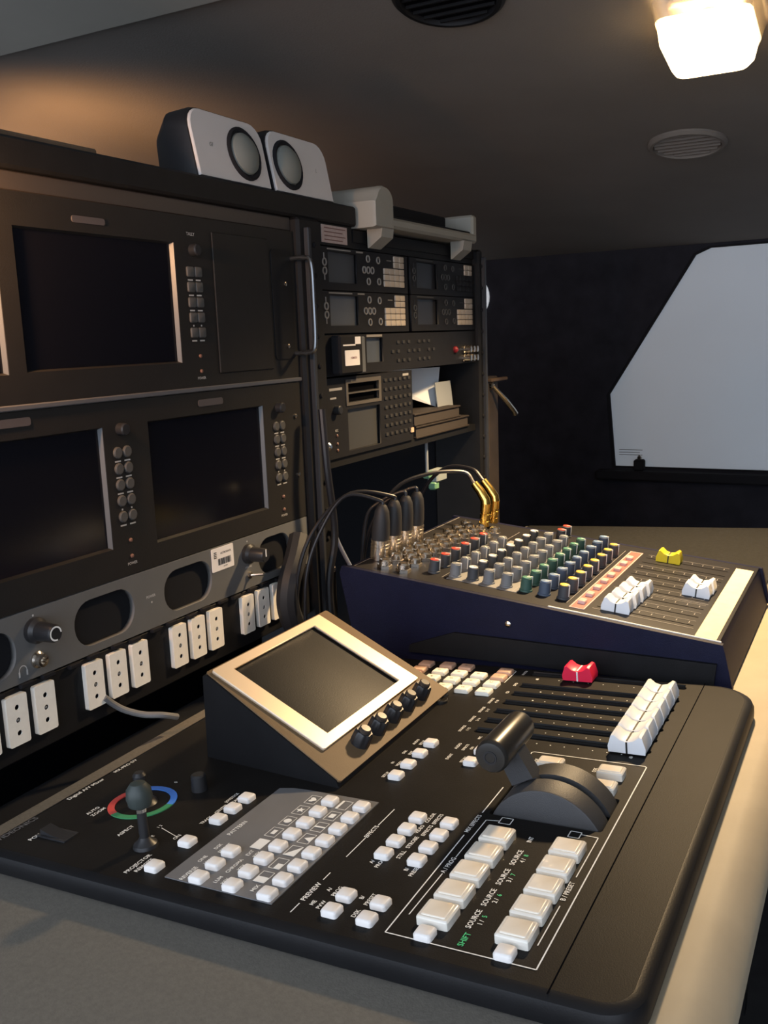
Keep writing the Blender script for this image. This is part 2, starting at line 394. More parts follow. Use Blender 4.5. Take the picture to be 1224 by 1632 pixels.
bm = nb(); box(bm, -0.49, -0.47, -0.38, 1.40, -CZ, -0.345)
bmesh.ops.translate(bm, verts=list(bm.verts), vec=-D0); put('support_panel', mesh('support_panel', bm, m_blk), dk)
for y in (-0.36, 0.45, 1.38):
    bm = nb(); box(bm, -0.47, -0.14, y - 0.012, y + 0.012, -CZ, -0.334)
    bmesh.ops.translate(bm, verts=list(bm.verts), vec=-D0); put('leg_panel', mesh('leg_panel', bm, m_blk), dk)

bm = nb(); bbox(bm, 1.022, 1.415, 0.122, 0.515, DT + 0.0002, DT + 0.0022, 0.0006)  # thin dark sheet added to tone down the desk under the lamp
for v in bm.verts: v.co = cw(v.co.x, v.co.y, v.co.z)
solo('desk_dark_sheet', bm, mat('dark_sheet', (0.022, 0.022, 0.021), 0.85, spec=0.15, bump=0.3, bscale=700, var=0.15, vscale=200), 'dark grey sheet added over the desk beyond the audio mixer', 'sheet')

# ------------------------------------------------------------------ equipment rack (furniture)
rk = rack_panel('equipment_rack', 'tall black steel equipment rack with a top shelf along the van wall', 'rack', 0.80, -CZ)
def rbox(name, y0, y1, z0, z1, x0, x1, material=m_blk, bev=0.0, parent=None):
    b = nb()
    if bev: bbox(b, y0, y1, z0, z1, x0 - RX, x1 - RX, bev)
    else: box(b, y0, y1, z0, z1, x0 - RX, x1 - RX)
    return rk.part(name, b, material, parent)
for y0, y1, top in ((0.275, 0.325, 0.121), (0.8065, 0.850, 0.121), (1.2735, 1.288, 0.118)):
    p = rbox('post', y0, y1, -CZ, top, -0.60, -0.522, m_blk, 0.003)
    rbox('post_edge', y0 + 0.010, y0 + 0.016, -0.33, top - 0.01, -0.524, -0.517, mat('post_edge', (0.026, 0.028, 0.033), 0.4), 0.001, p)
    for k in range(14):
        zz = 0.095 - 0.0305 * k
        b = nb(); lathe(b, [(0.0028, 0.0075), (0.0028, 0.0090), (0.0018, 0.0098)], 8, (y0 + y1) / 2 + 0.006 if y1 - y0 > 0.03 else (y0 + y1) / 2, zz); rk.part('screw', b, m_blkm, p)
b = nb(); lathe(b, [(0.0045, 0.0075), (0.0045, 0.011), (0.002, 0.013)], 12, 0.842, -0.112); rk.part('bolt', b, m_chrome)
b = nb(); lathe(b, [(0.0045, 0.0075), (0.0045, 0.011), (0.002, 0.013)], 12, 0.838, -0.245); rk.part('bolt', b, m_nickel)
rbox('top_shelf', 0.25, 0.93, 0.121, 0.142, -0.90, -0.525, m_blk, 0.002)
rbox('top_board', 0.93, 1.294, 0.105, 0.118, -0.90, -0.53, m_blk)
rbox('filler_strip', 0.325, 0.8065, 0.107, 0.1205, -0.56, -0.531, mat('filler', (0.05, 0.042, 0.038), 0.4), 0.001)
rbox('header_strip', 0.85, 1.2735, 0.098, 0.105, -0.56, -0.532, m_blk)
rbox('side_panel', 1.288, 1.294, -CZ, 0.118, -0.90, -0.54, m_blkm)
rbox('back_panel', 0.275, 1.288, -CZ, 0.105, -0.915, -0.90, m_void)
rbox('inner_shelf', 0.852, 1.2735, -0.139, -0.130, -0.85, -0.532, m_blk)
rbox('base_panel', 0.325, 0.8065, -CZ, -0.33, -0.56, -0.535, m_blkm)
rbox('rail', 0.325, 0.8065, -0.0405, -0.0365, -0.56, -0.526, mat('rail', (0.10, 0.10, 0.105), 0.35), 0.0008)
# wooden slat on the shelf
bm = nb(); bbox(bm, -0.60, -0.535, 0.30, 0.555, 0.142, 0.1475, 0.0015)
solo('wooden_slat', bm, m_wood, 'thin brown wooden slat lying on the rack top shelf', 'slat')
# rating label at the top of the far rack
lb = rack_panel('rack_label', 'pinkish printed label on the rack header above the recorders', 'label', 0.887, 0.1005)
b = nb(); box(b, 0.861, 0.913, 0.1005, 0.1185, 0.0008, 0.0020); sb = lb.part('label_sheet', b, m_label, smooth=False)
b = nb()
for k in range(4): line(b, 0.865, 0.1155 - 0.004 * k, 0.909 - 0.006 * (k % 2), 0.1155 - 0.004 * k, 0.0011, 0.0023)
lb.part('label_lettering', b, mat('label_ink', (0.16, 0.08, 0.07), 0.8), sb)
b = nb(); box(b, 0.852, 0.925, 0.098, 0.1205, -0.004, 0.0008); lb.part('label_holder', b, m_blk, smooth=False)

# ------------------------------------------------------------------ rack monitors
def lathe_mesh(name, prof, material, seg=14): return mesh(name, lathe(nb(), prof, seg), material)
mb_round = lathe_mesh('monitor_button', [(0.0046, 0), (0.0046, 0.0012), (0.0038, 0.0019)], m_mbtn, 16)
b = nb(); rpad(b, 0, 0, 0.0092, 0.0085, 0.0015, 0, 0.0016, 0.0005, 0.0006); mb_sq = mesh('monitor_button', b, m_mbtn)
mb_led = lathe_mesh('indicator', [(0.0016, 0), (0.0016, 0.001), (0.001, 0.0015)], mat('indicator_amber', (0.20, 0.10, 0.07), 0.4), 10)
mb_knob = lathe_mesh('knob', [(0.005, 0), (0.005, 0.006), (0.004, 0.007)], m_knob, 16)
m_bez = mat('monitor_bezel', (0.018, 0.0165, 0.0155), 0.55, spec=0.25, bump=0.1, bscale=900, var=0.08, vscale=40)
m_bev_lit = mat('screen_surround', (0.10, 0.106, 0.114), 0.35)  # paler bevel copy; the light it catches is put into its colour
def monitor_unit(label, y0, y1, z0, z1, screens, sides, logos, txt):
    P = rack_panel('rack_monitor', label, 'monitor', (y0 + y1) / 2, z0)
    b = plate(nb(), rect(y0, y1, z0, z1), [rect(*s) for s in screens], -0.004, 0.002); bz = P.part('bezel', b, m_bez, smooth=False)
    b = nb(); box(b, y0 + 0.01, y1 - 0.01, z0 + 0.004, z1 - 0.004, -0.10, -0.0105); P.part('housing', b, m_blkm, smooth=False)
    for (a, c, d, e) in screens:
        i = 0.0014
        b = nb(); loft(b, [[(a, d, 0.0018), (c, d, 0.0018), (c, e, 0.0018), (a, e, 0.0018)], [(a + i, d + i, -0.0022), (c - i, d + i, -0.0022), (c - i, e - i, -0.0022), (a + i, e - i, -0.0022)]], False, False)
        P.part('screen_surround', b, m_bez, smooth=False)
        b = nb(); loft(b, [[(c - 0.0004, d, 0.0016), (c - 0.0004, e, 0.0016), (c - i - 0.0004, e - i, -0.0021), (c - i - 0.0004, d + i, -0.0021)], [(c + 0.0004, d, 0.0016), (c + 0.0004, e, 0.0016), (c - i + 0.0004, e - i, -0.0021), (c - i + 0.0004, d + i, -0.0021)]]); P.part('lit_side_strip', b, m_bev_lit, smooth=False)  # right bevel face coloured paler, as if catching light
        b = nb(); box(b, a + i, c - i, d + i, e - i, -0.0060, -0.0020); P.part('screen', b, m_scr, smooth=False)
    wb_ = nb(); items = []
    for (x, zt, zb, sq) in sides:
        for r in range(5):
            zz = zt + (zb - zt) * r / 4
            for k in (0, 1):
                P.put('button', mb_sq if sq else mb_round, x + 0.0104 * k, zz, 0.002)
                if not (r == 3): line(wb_, x + 0.0104 * k - 0.0035, zz - 0.0069, x + 0.0104 * k + 0.003, zz - 0.0069, 0.0012, 0.0023)
                else: line(wb_, x + 0.0104 * k - 0.0008, zz - 0.0069, x + 0.0104 * k + 0.0008, zz - 0.0069, 0.0014, 0.0023)
        P.put('indicator', mb_led, x + 0.006, zb - 0.020, 0.002)
        P.put('knob', mb_knob, x + 0.005, zt + 0.018, 0.002)
        items.append(('POWER', x + 0.006, zb - 0.039, 0.0042, 'CENTER'))
        P.put('indicator', mb_led, x + 0.006, zb - 0.033, 0.002)
        if sq: items.append(('TALLY', x + 0.004, zt + 0.031, 0.005, 'CENTER'))
    texts(wb_, items, 0.0023); P.part('panel_lettering', wb_, mat('soft_print', (0.42, 0.40, 0.38), 0.6))
    for (a, c, d, e) in logos:
        b = nb(); rpad(b, (a + c) / 2, (d + e) / 2, c - a, e - d, 0.002, 0.002, 0.0028); P.part('badge', b, mat('badge_grey', (0.075, 0.064, 0.064), 0.6))
    return P
U = monitor_unit('dual-screen rack monitor on the upper row above the silver rail', 0.326, 0.8055, -0.0365, 0.1065,
    [(0.286 + 0.044, 0.446, -0.016, 0.084), (0.461, 0.626, -0.015, 0.084)], [(0.6435, 0.061, 0.010, True)], [(0.515, 0.548, 0.0905, 0.0955)], None)
b = nb(); bbox(b, 0.675, 0.759, -0.026, 0.096, 0.002, 0.0035, 0.0006); U.part('blank_panel', b, m_bez)
b = nb(); rpad(b, 0.781, 0.035, 0.034, 0.105, 0.004, 0.002, 0.0032); U.part('ear_plate', b, m_blk)
for zz in (0.055, -0.005):
    b = nb(); lathe(b, [(0.0022, 0.003), (0.0022, 0.0045), (0.001, 0.005)], 8, 0.785, zz); U.part('screw', b, m_nickel)
b = nb(); tube(b, smooth_path([(0.7985, 0.080, 0.0), (0.7985, 0.080, 0.018), (0.7985, 0.074, 0.026), (0.7985, 0.035, 0.027), (0.7985, -0.006, 0.026), (0.7985, -0.012, 0.018), (0.7985, -0.012, 0.0)], 5), 0.0024, 10); U.part('handle', b, mat('handle_dark_chrome', (0.16, 0.17, 0.18), 0.22, metal=0.9))
Lm = monitor_unit('dual-screen rack monitor on the lower row above the grey speaker panel', 0.326, 0.8055, -0.180, -0.041,
    [(0.366, 0.527, -0.156, -0.060), (0.577, 0.738, -0.161, -0.060)], [(0.5400, -0.081, -0.132, False), (0.7575, -0.082, -0.133, False)], [(0.642, 0.676, -0.0535, -0.0475), (0.425, 0.459, -0.0515, -0.0455)], None)
for zz in (-0.075, -0.135):
    b = nb(); lathe(b, [(0.0022, 0.002), (0.0022, 0.0035), (0.001, 0.004)], 8, 0.7925, zz); Lm.part('screw', b, m_nickel)

# ------------------------------------------------------------------ grey audio monitor panel
G = rack_panel('speaker_panel', 'grey rack panel with dark oval speaker openings, two knobs and a headphone jack', 'audio panel', 0.57, -0.231)
ov = [(0.4105, 0.030, 0.034), (0.512, 0.064, 0.036), (0.612, 0.064, 0.036), (0.7435, 0.056, 0.036)]
b = plate(nb(), rect(0.328, 0.8045, -0.231, -0.181), [rrect(x, -0.2065, w_, h_, 0.017, 6) for x, w_, h_ in ov], -0.003, 0.002); G.part('face_plate', b, m_gpanel, smooth=False)
for x, w_, h_ in ov:
    b = nb(); rpad(b, x, -0.2065, w_ + 0.004, h_ + 0.004, 0.018, -0.008, -0.0035, seg=6); G.part('speaker_grille', b, m_blkm)
b = nb(); box(b, 0.34, 0.79, -0.229, -0.183, -0.09, -0.009); G.part('housing', b, m_blkm, smooth=False)
vk = mesh('volume_knob', lathe(nb(), [(0.0095, 0), (0.0095, 0.004), (0.0072, 0.0065), (0.0066, 0.020), (0.0058, 0.0215)], 20), m_knob)
vring = nb(); L_ = [[(r * math.cos(2 * PI * k / 24), r * math.sin(2 * PI * k / 24), 0.0217) for k in range(20)] for r in (0.0042, 0.0054)]
for k in range(19): vring.faces.new([vring.verts.new(p) for p in (L_[0][k], L_[0][k + 1], L_[1][k + 1], L_[1][k])])
vring = mesh('pointer_ring', vring, m_print)
for x, z in ((0.443, -0.1965), (0.6985, -0.1975)):
    kb = G.put('volume_knob', vk, x, z, 0.002)
    if x < 0.5: put('pointer_ring', vring, kb)
    else:
        b = nb(); box(b, -0.0005, 0.0005, -0.0012, 0.0058, 0.012, 0.0219); put('pointer_line', mesh('pointer_line', b, m_print), kb)
b = nb(); lathe(b, [(0.0062, 0.002), (0.0062, 0.0035), (0.0048, 0.0045), (0.0046, 0.0085), (0.0028, 0.0090), (0.0026, 0.004)], 16, 0.443, -0.2185, True, True); G.part('headphone_jack', b, m_nickel)
b = nb(); lathe(b, [(0.0035, 0.002), (0.0035, 0.004), (0.0018, 0.005)], 12, 0.6985, -0.2185); tg = G.part('toggle_switch', b, m_nickel)
b = nb(); tube(b, [(0.6985, -0.2185, 0.004), (0.7010, -0.2180, 0.010), (0.7030, -0.2175, 0.016)], 0.0013, 8); G.part('toggle_lever', b, m_chrome, tg)
wb_ = nb(); texts(wb_, [('POWER', 0.5635, -0.2035, 0.0042, 'CENTER'), ('VOLUME', 0.6985, -0.2105, 0.0036, 'CENTER')], 0.0023)
for k in range(4): line(wb_, 0.787, -0.201 - 0.0032 * k, 0.802, -0.201 - 0.0032 * k, 0.0013, 0.0023)
for x in (0.443, 0.6985): poly(wb_, circ(x, -0.1855, 0.0009, 8), 0.0023)
poly(wb_, circ(0.5640, -0.2085, 0.0009, 8), 0.0023)
for k in range(8):
    a, c = PI * k / 8, PI * (k + 1) / 8
    line(wb_, 0.4295 + 0.0034 * math.cos(a), -0.2225 + 0.0038 * math.sin(a), 0.4295 + 0.0034 * math.cos(c), -0.2225 + 0.0038 * math.sin(c), 0.0007, 0.0023)
for s in (-1, 1): line(wb_, 0.4295 + s * 0.0034, -0.2225, 0.4295 + s * 0.0034, -0.2265, 0.0014, 0.0023)
G.part('panel_lettering', wb_, mat('grey_print', (0.48, 0.48, 0.47), 0.6))
S_ = rack_panel('barcode_sticker', 'white barcode sticker on the grey speaker panel', 'sticker', 0.660, -0.204)
b = nb(); rpad(b, 0.6605, -0.1928, 0.032, 0.0215, 0.001, 0.0021, 0.0026); ss = S_.part('sticker_sheet', b, m_stick)
b = nb(); texts(b, [('ACTRO/RACK', 0.6650, -0.1878, 0.0034, 'CENTER')], 0.0028); random.seed(3)
x = 0.6535
while x < 0.672:
    wd = random.choice((0.0004, 0.0007, 0.001)); line(b, x, -0.1985, x, -0.1925, wd, 0.0028); x += wd + 0.0004
for k in range(4): line(b, 0.6475, -0.1860 - 0.0016 * k, 0.6515, -0.1860 - 0.0016 * k, 0.0009, 0.0028)
texts(b, [('0012834', 0.6635, -0.2005, 0.0022, 'CENTER')], 0.0028); S_.part('sticker_print', b, m_kprint, ss)

# ------------------------------------------------------------------ socket strip with cream three-hole sockets
K = rack_panel('socket_strip', 'black socket strip with rows of cream three-hole sockets under the speaker panel', 'socket strip', 0.57, -0.286)
b = nb(); bbox(b, 0.328, 0.8045, -0.286, -0.2325, -0.02, 0.001, 0.0008); K.part('strip_plate', b, m_blk)
b = plate(nb(), rrect(0, 0, 0.0180, 0.0365, 0.0015, 3), [circ(0, d, 0.0020, 12) for d in (-0.0095, 0, 0.0095)], 0.0, 0.0042)
sock = mesh('socket', b, m_sock)
hole = lathe_mesh('hole_fill', [(0.0019, 0), (0.0019, 0.0004)], m_void, 12); holem = lathe_mesh('hole_fill', [(0.0010, 0), (0.0010, 0.0028), (0.0005, 0.0032)], m_cableg, 10)
for g in range(4):
    for k in range(3):
        x = 0.3935 + 0.0990 * g + 0.0252 * k
        s_ = K.put('socket', sock, x, -0.2547, 0.001)
        for d in (-0.0095, 0, 0.0095): put('hole_fill', hole, s_, (0, d, 0.0030))  # black discs near the front paint the shade inside the holes
        put('contact_pin', holem, s_, (0, 0, 0.0010))
clip = nb(); bbox(clip, -0.006, 0.006, -0.0018, 0.0018, 0, 0.004, 0.0008); clip = mesh('clip', clip, m_blkm)
for k in range(17): K.put('clip', clip, 0.405 + 0.0225 * k + (0.003 if k % 2 else 0), -0.2332 + (0.0006 if k % 3 else -0.0006), 0.001)
# black cable loom hanging in front of the last socket
def eye_tube(name, pts, r, material, label, cat, n=6, seg=10, group=None):
    b = nb(); tube(b, smooth_path(pts, n), r, seg); return solo(name, b, material, label, cat, group)
eye_tube('cable_loom', [(-0.512, 0.765, -0.195), (-0.507, 0.748, -0.212), (-0.505, 0.733, -0.230), (-0.505, 0.7275, -0.248), (-0.505, 0.731, -0.266), (-0.507, 0.745, -0.285), (-0.508, 0.755, -0.302)], 0.0115, m_rubber, 'thick black cable loom hanging in front of the end socket', 'cable')
eye_tube('cable_loom', [(-0.510, 0.815, -0.07), (-0.505, 0.812, -0.13), (-0.503, 0.818, -0.20), (-0.505, 0.806, -0.25), (-0.500, 0.80, -0.308)], 0.004, m_cable, 'thin black cable running down the middle rack post', 'cable')

# ------------------------------------------------------------------ small speakers on the shelf
def speaker(label, y0, y1, drv, mark, mir):
    yc = (y0 + y1) / 2; t = thing('desktop_speaker', label, 'speaker', Matrix.Translation((-0.545, yc, CZ + 0.142)), 'pair of small speakers on the rack shelf')
    wd, ht = y1 - y0, 0.061; tilt = 0.012
    def outline(s, rt, x, lean, zoff=0.0):
        P = []
        for (px, py) in rrect(0, 0, 1, 1, 0.001, 1): pass
        w2, h2 = wd / 2 * s, ht * s
        pts = [(-w2, 0.0), (w2, 0.0)]
        for (cxx, a0) in ((w2 - rt, 0), (-w2 + rt, 90)):
            for k in range(6):
                a = math.radians(a0 + 18 * k); pts.append((cxx + rt * math.cos(a), h2 - rt + rt * math.sin(a)))
        return [(x - lean * (q / ht), p, q + zoff) for p, q in pts]
    b = nb(); loft(b, [outline(0.72, 0.014, -0.040, 0.004, 0.004), outline(0.98, 0.018, -0.012, tilt), outline(1.0, 0.019, 0.010, tilt), outline(0.99, 0.019, 0.0135, tilt)]); put('cabinet', mesh('cabinet', b, m_spkb), t)
    b = nb(); loft(b, [outline(0.955, 0.017, 0.0133, tilt, 0.0012), outline(0.955, 0.017, 0.0150, tilt, 0.0012), outline(0.94, 0.017, 0.0158, tilt, 0.0016)]); put('front_panel', mesh('front_panel', b, m_spkw), t)
    la = math.atan2(tilt, ht); dz = 0.0285
    Mx = (0, PI / 2 - la, 0)
    def onf(y, z, d): return (0.0158 - tilt * z / ht + d, y, z)
    b = nb(); lathe(b, [(0.0245, 0), (0.0245, 0.002), (0.0225, 0.0035), (0.0195, 0.002), (0.0195, 0.0)], 28, cap0=False, cap1=True); r_ = put('driver_ring', mesh('driver_ring', b, m_blkm), t, onf(drv - yc, dz, -0.0005), Mx)
    b = nb(); lathe(b, [(0.0192, 0.0012), (0.0185, 0.004), (0.014, 0.0075), (0.007, 0.0095), (0.001, 0.010)], 28); put('cone', mesh('cone', b, m_cone), r_)
    b = nb(); texts(b, [('L' if mir else 'Gf', 0, 0, 0.007, 'CENTER')], 0); 
    o = put('brand_mark', mesh('brand_mark', b, m_cone), t, onf(mark - yc, 0.030, 0.0006)); o.rotation_euler = Matrix(((0, 0, 1), (1, 0, 0), (0, 1, 0))).to_euler()
    b = nb(); bbox(b, -0.0395, -0.0375, -wd * 0.36 - 0.001, -wd * 0.36 + 0.002, 0.008, 0.036, 0.0006); put('chrome_trim', mesh('chrome_trim', b, m_chrome), t)
    return t
speaker('small white-fronted speaker with its driver right of its logo, end of the shelf', 0.667, 0.778, 0.741, 0.693, False)
speaker('small white-fronted speaker with its driver left of its logo, beside the white scanner', 0.782, 0.893, 0.813, 0.866, True)

# white bar-shaped scanner on the far rack
t = thing('bar_scanner', 'white bar-shaped desktop scanner with a black slot on top of the rack', 'scanner', Matrix.Translation((-0.53, 1.09, CZ + 0.118)))
def tb(name, x0, x1, y0, y1, z0, z1, material, bev=0.002):
    b = nb(); bbox(b, x0, x1, y0 - 1.09, y1 - 1.09, z0 - 0.118, z1 - 0.118, bev); return put(name, mesh(name, b, material), t)
tb('base_bar', -0.045, 0.022, 0.945, 1.235, 0.1225, 0.1345, m_wplast, 0.003)
b = nb(); P = [(-0.0, 0.0), (0.045, 0.0), (0.045, 0.030)] + [(0.025 + 0.020 * math.cos(math.radians(15 * k)), 0.030 + 0.016 * math.sin(math.radians(15 * k))) for k in range(1, 12)] + [(0.0, 0.028)]
loft(b, [[(-0.04, y - 0.155, z + 0.002) for y, z in P], [(0.022, y - 0.155, z + 0.002) for y, z in P], [(0.026, 0.0225 + (y - 0.0225) * 0.92 - 0.155, 0.02 + (z - 0.02) * 0.92 + 0.002) for y, z in P]]); put('end_housing', mesh('end_housing', b, m_wplast), t)
tb('rear_panel', -0.045, -0.020, 0.985, 1.225, 0.1345, 0.160, m_blkm, 0.002)
tb('slot', -0.022, 0.016, 0.985, 1.225, 0.1345, 0.1375, m_blkm, 0.0008)
tb('end_cap', -0.045, 0.020, 1.225, 1.240, 0.1225, 0.160, m_wplast, 0.003)
tb('knob', -0.02, 0.005, 1.240, 1.253, 0.124, 0.140, m_wplast, 0.004)
for y in (0.955, 1.185):
    b = nb(); P = [(0.004, 0.005), (0.024, 0.005), (0.022, -0.007), (0.006, -0.018), (0.004, -0.018)]
    loft(b, [[(x, y - 1.09, z) for x, z in P], [(x, y + 0.028 - 1.09, z) for x, z in P]]); put('foot', mesh('foot', b, m_wplast), t)

# ------------------------------------------------------------------ recorder decks
dk_small = nb(); rpad(dk_small, 0, 0, 0.0122, 0.0066, 0.0008, 0, 0.0018, 0.0004, 0.0005, 2); kb_l = mesh('key', dk_small, m_dkey)
dk_small = nb(); rpad(dk_small, 0, 0, 0.0122, 0.0066, 0.0008, 0, 0.0018, 0.0004, 0.0005, 2); kb_d = mesh('key', dk_small, m_deck)
def ring_mesh(name, r0, r1, material):
    b = nb(); lathe(b, [(r1, 0), (r1, 0.0012), (r0, 0.0012), (r0, 0)], 16, cap0=False, cap1=False); return mesh(name, b, material)
rg = ring_mesh('ring_button', 0.0030, 0.0042, m_ring); rg_d = ring_mesh('ring_button', 0.0030, 0.0040, mat('deck_outline_dim', (0.055, 0.055, 0.055), 0.6))
def deck(label, y0, z0, scr, lit, keys_lo, group=None):
    P = rack_panel('video_recorder', label, 'recorder', y0 + 0.1025, z0, group)
    s = (y0 + 0.018, y0 + 0.080, z0 + 0.008, z0 + 0.040)
    b = plate(nb(), rect(y0, y0 + 0.2045, z0, z0 + 0.0445), [rect(*s)], -0.003, 0.001); P.part('face_plate', b, m_deck, smooth=False)
    b = nb(); box(b, s[0] - 0.002, s[1] + 0.002, s[2] - 0.002, s[3] + 0.002, -0.006, -0.0032); P.part('screen', b, scr, smooth=False)
    b = nb(); box(b, y0 + 0.004, y0 + 0.200, z0 + 0.002, z0 + 0.0425, -0.16, -0.0065); P.part('chassis', b, m_blkm, smooth=False)
    R_ = rg if lit else rg_d
    cx, cz = y0 + 0.1045, z0 + 0.024
    for dx, dz in ((0, 0), (0.0095, 0), (-0.0095, 0), (0, 0.0125), (0, -0.0125)): P.put('ring_button', R_, cx + dx, cz + dz, 0.001)
    for dx, dz in ((0.0245, 0.012), (0.0250, -0.012)): P.put('ring_button', R_, cx + dx, cz + dz, 0.001)
    for dz in (0.0045, -0.0045): P.put('ring_button', R_, y0 + 0.0095, cz + dz, 0.001)
    b = nb(); tube(b, [(y0 + 0.0095, cz + 0.008, 0.001), (y0 + 0.0095, cz + 0.014, 0.001)], 0.0007, 6); tube(b, [(y0 + 0.0095, cz - 0.008, 0.001), (y0 + 0.0095, cz - 0.014, 0.001)], 0.0007, 6); P.part('lever', b, m_ring if lit else m_deck)
    for r in range(2):
        for c in range(2): P.put('key', kb_l, y0 + 0.1735 + 0.0130 * c, z0 + 0.0395 - 0.0072 * r, 0.001)
    for r in range(3):
        for c in range(4): P.put('key', kb_l if keys_lo else kb_d, y0 + 0.1475 + 0.0130 * c, z0 + 0.0245 - 0.0072 * r, 0.001)
    wb_ = nb(); line(wb_, y0 + 0.016, z0 + 0.0425, y0 + 0.066, z0 + 0.0425, 0.0014, 0.0013); line(wb_, y0 + 0.150, z0 + 0.037, y0 + 0.162, z0 + 0.037, 0.001, 0.0013)
    if lit: line(wb_, y0 + 0.078, z0 + 0.0425, y0 + 0.094, z0 + 0.0425, 0.0018, 0.0013)
    P.part('panel_lettering', wb_, m_ring if lit else MATS['deck_outline_dim'])
    return P
deck('top-row video recorder with a grey screen beneath the pinkish label', 0.8545, 0.0520, mat('deck_scr_a', (0.055, 0.056, 0.060), 0.4), True, True)
deck('second-row video recorder with a pale grey screen and cream keys', 0.8545, 0.0065, m_dscr, True, True)
deck('top-row dark-screened video recorder with only its upper keys pale, by the rack end', 1.0675, 0.0520, m_dscr2, False, False)
deck('second-row dark-screened video recorder with cream keys by the rack end', 1.0675, 0.0065, m_dscr2, False, True)
# one-unit controller
P = rack_panel('rack_controller', 'slim black rack controller with a small display, buttons and gold connectors', 'controller', 1.067, -0.0395)
b = plate(nb(), rect(0.8545, 1.2725, -0.0395, 0.0045), [rect(0.949, 0.989, -0.028, 0.0)], -0.003, 0.001); P.part('face_plate', b, m_deck, smooth=False)
b = nb(); box(b, 0.946, 0.992, -0.031, 0.003, -0.006, -0.0032); P.part('display', b, mat('ctrl_disp', (0.07, 0.08, 0.095), 0.3), smooth=False)
b = nb(); box(b, 0.862, 1.268, -0.037, 0.002, -0.18, -0.0065); P.part('chassis', b, m_blkm, smooth=False)
sm = nb(); rpad(sm, 0, 0, 0.006, 0.0035, 0.0006, 0, 0.0014); smk = mesh('small_button', sm, mat('ctrl_btn', (0.032, 0.030, 0.028), 0.5))
for c in range(9):
    for r in range(3):
        if (c + 2 * r) % 4: P.put('small_button', smk, 1.012 + 0.0145 * c, -0.006 - 0.011 * r, 0.001)
P.put('indicator', lathe_mesh('indicator', [(0.0045, 0), (0.0045, 0.003), (0.002, 0.005)], m_led, 12), 1.198, -0.020, 0.001)
gc = mesh('connector', lathe(nb(), [(0.0058, 0), (0.0058, 0.003), (0.0045, 0.004), (0.0045, 0.012), (0.0030, 0.0125)], 14), m_nickel)
for dx in (-0.012, 0, 0.012):
    for dz in (0.0055, -0.0065): P.put('connector', gc, 1.240 + dx, -0.026 + dz, 0.001)
wb_ = nb(); line(wb_, 0.949, 0.0025, 0.987, 0.0025, 0.0026, 0.0013); P.part('panel_lettering', wb_, m_ring)
# little box with a sticker clipped on the controller
P = rack_panel('interface_box', 'small black interface box with a white sticker on the rack controller', 'box', 0.898, -0.038)
b = nb(); bbox(b, 0.868, 0.917, -0.038, 0.004, 0.0012, 0.014, 0.002); P.part('case', b, m_blkm)
b = nb(); bbox(b, 0.917, 0.9265, -0.038, 0.002, 0.0012, 0.012, 0.001); P.part('end_plate', b, mat('box_end', (0.10, 0.105, 0.11), 0.5))
b = nb(); rpad(b, 0.8925, -0.0205, 0.031, 0.0165, 0.001, 0.014, 0.0146); o = P.part('sticker', b, m_stick)
b = nb(); texts(b, [('HDMI/SDI', 0.8950, -0.0205, 0.0042, 'CENTER')], 0.0149); P.part('sticker_print', b, mat('sticker_ink', (0.25, 0.10, 0.10), 0.8), o)
b = nb(); box(b, 0.874, 0.900, -0.0075, -0.0060, 0.014, 0.0144); box(b, 0.900, 0.912, -0.006, 0.002, 0.014, 0.0144); P.part('reflective_strip', b, m_stick, smooth=False)
# waveform monitor
P = rack_panel('waveform_monitor', 'half-width waveform monitor with a grey screen and rows of buttons', 'monitor', 0.9585, -0.1290)
b = plate(nb(), rect(0.8545, 1.0625, -0.1290, -0.0415), [rect(0.9, 0.976, -0.1240, -0.0775), rect(0.903, 0.972, -0.0585, -0.0495), rect(0.903, 0.972, -0.0695, -0.0610)], -0.003, 0.001); P.part('face_plate', b, m_deck, smooth=False)
b = nb(); box(b, 0.898, 0.978, -0.126, -0.0755, -0.006, -0.0032); P.part('screen', b, mat('wf_scr', (0.045, 0.045, 0.045), 0.4), smooth=False)
b = nb(); box(b, 0.900, 0.975, -0.0715, -0.0475, -0.006, -0.0032); P.part('tape_slot', b, m_void, smooth=False)
b = plate(nb(), rect(0.897, 0.979, -0.0735, -0.0445), [rect(0.9015, 0.9735, -0.0590, -0.0490), rect(0.9015, 0.9735, -0.0700, -0.0605)], 0.001, 0.002); P.part('slot_frame', b, mat('wf_frame', (0.085, 0.075, 0.065), 0.5), smooth=False)
b = nb(); box(b, 0.860, 1.058, -0.127, -0.0435, -0.2, -0.0065); P.part('chassis', b, m_blkm, smooth=False)
for r in range(7):
    for c in range(6):
        P.put('small_button', smk, 0.990 + 0.0125 * c, -0.050 - 0.0108 * r, 0.001)
orb = nb(); rpad(orb, 0, 0, 0.008, 0.006, 0.001, 0, 0.0016); P.put('orange_button', mesh('orange_button', orb, m_keyb), 1.0575, -0.1165, 0.001)
for dz in (-0.104, -0.113, -0.120): P.put('indicator', mb_led, 0.874, dz, 0.001)
P.put('knob', mb_knob, 0.874, -0.076, 0.001)
wb_ = nb(); line(wb_, 0.862, -0.0535, 0.889, -0.0535, 0.0028, 0.0013); line(wb_, 0.863, -0.063, 0.876, -0.063, 0.0020, 0.0013); texts(wb_, [('REC', 0.874, -0.0985, 0.005, 'CENTER')], 0.0013)
line(wb_, 1.037, -0.046, 1.053, -0.046, 0.0030, 0.0013); P.part('panel_lettering', wb_, mat('wf_print', (0.30, 0.29, 0.28), 0.6))
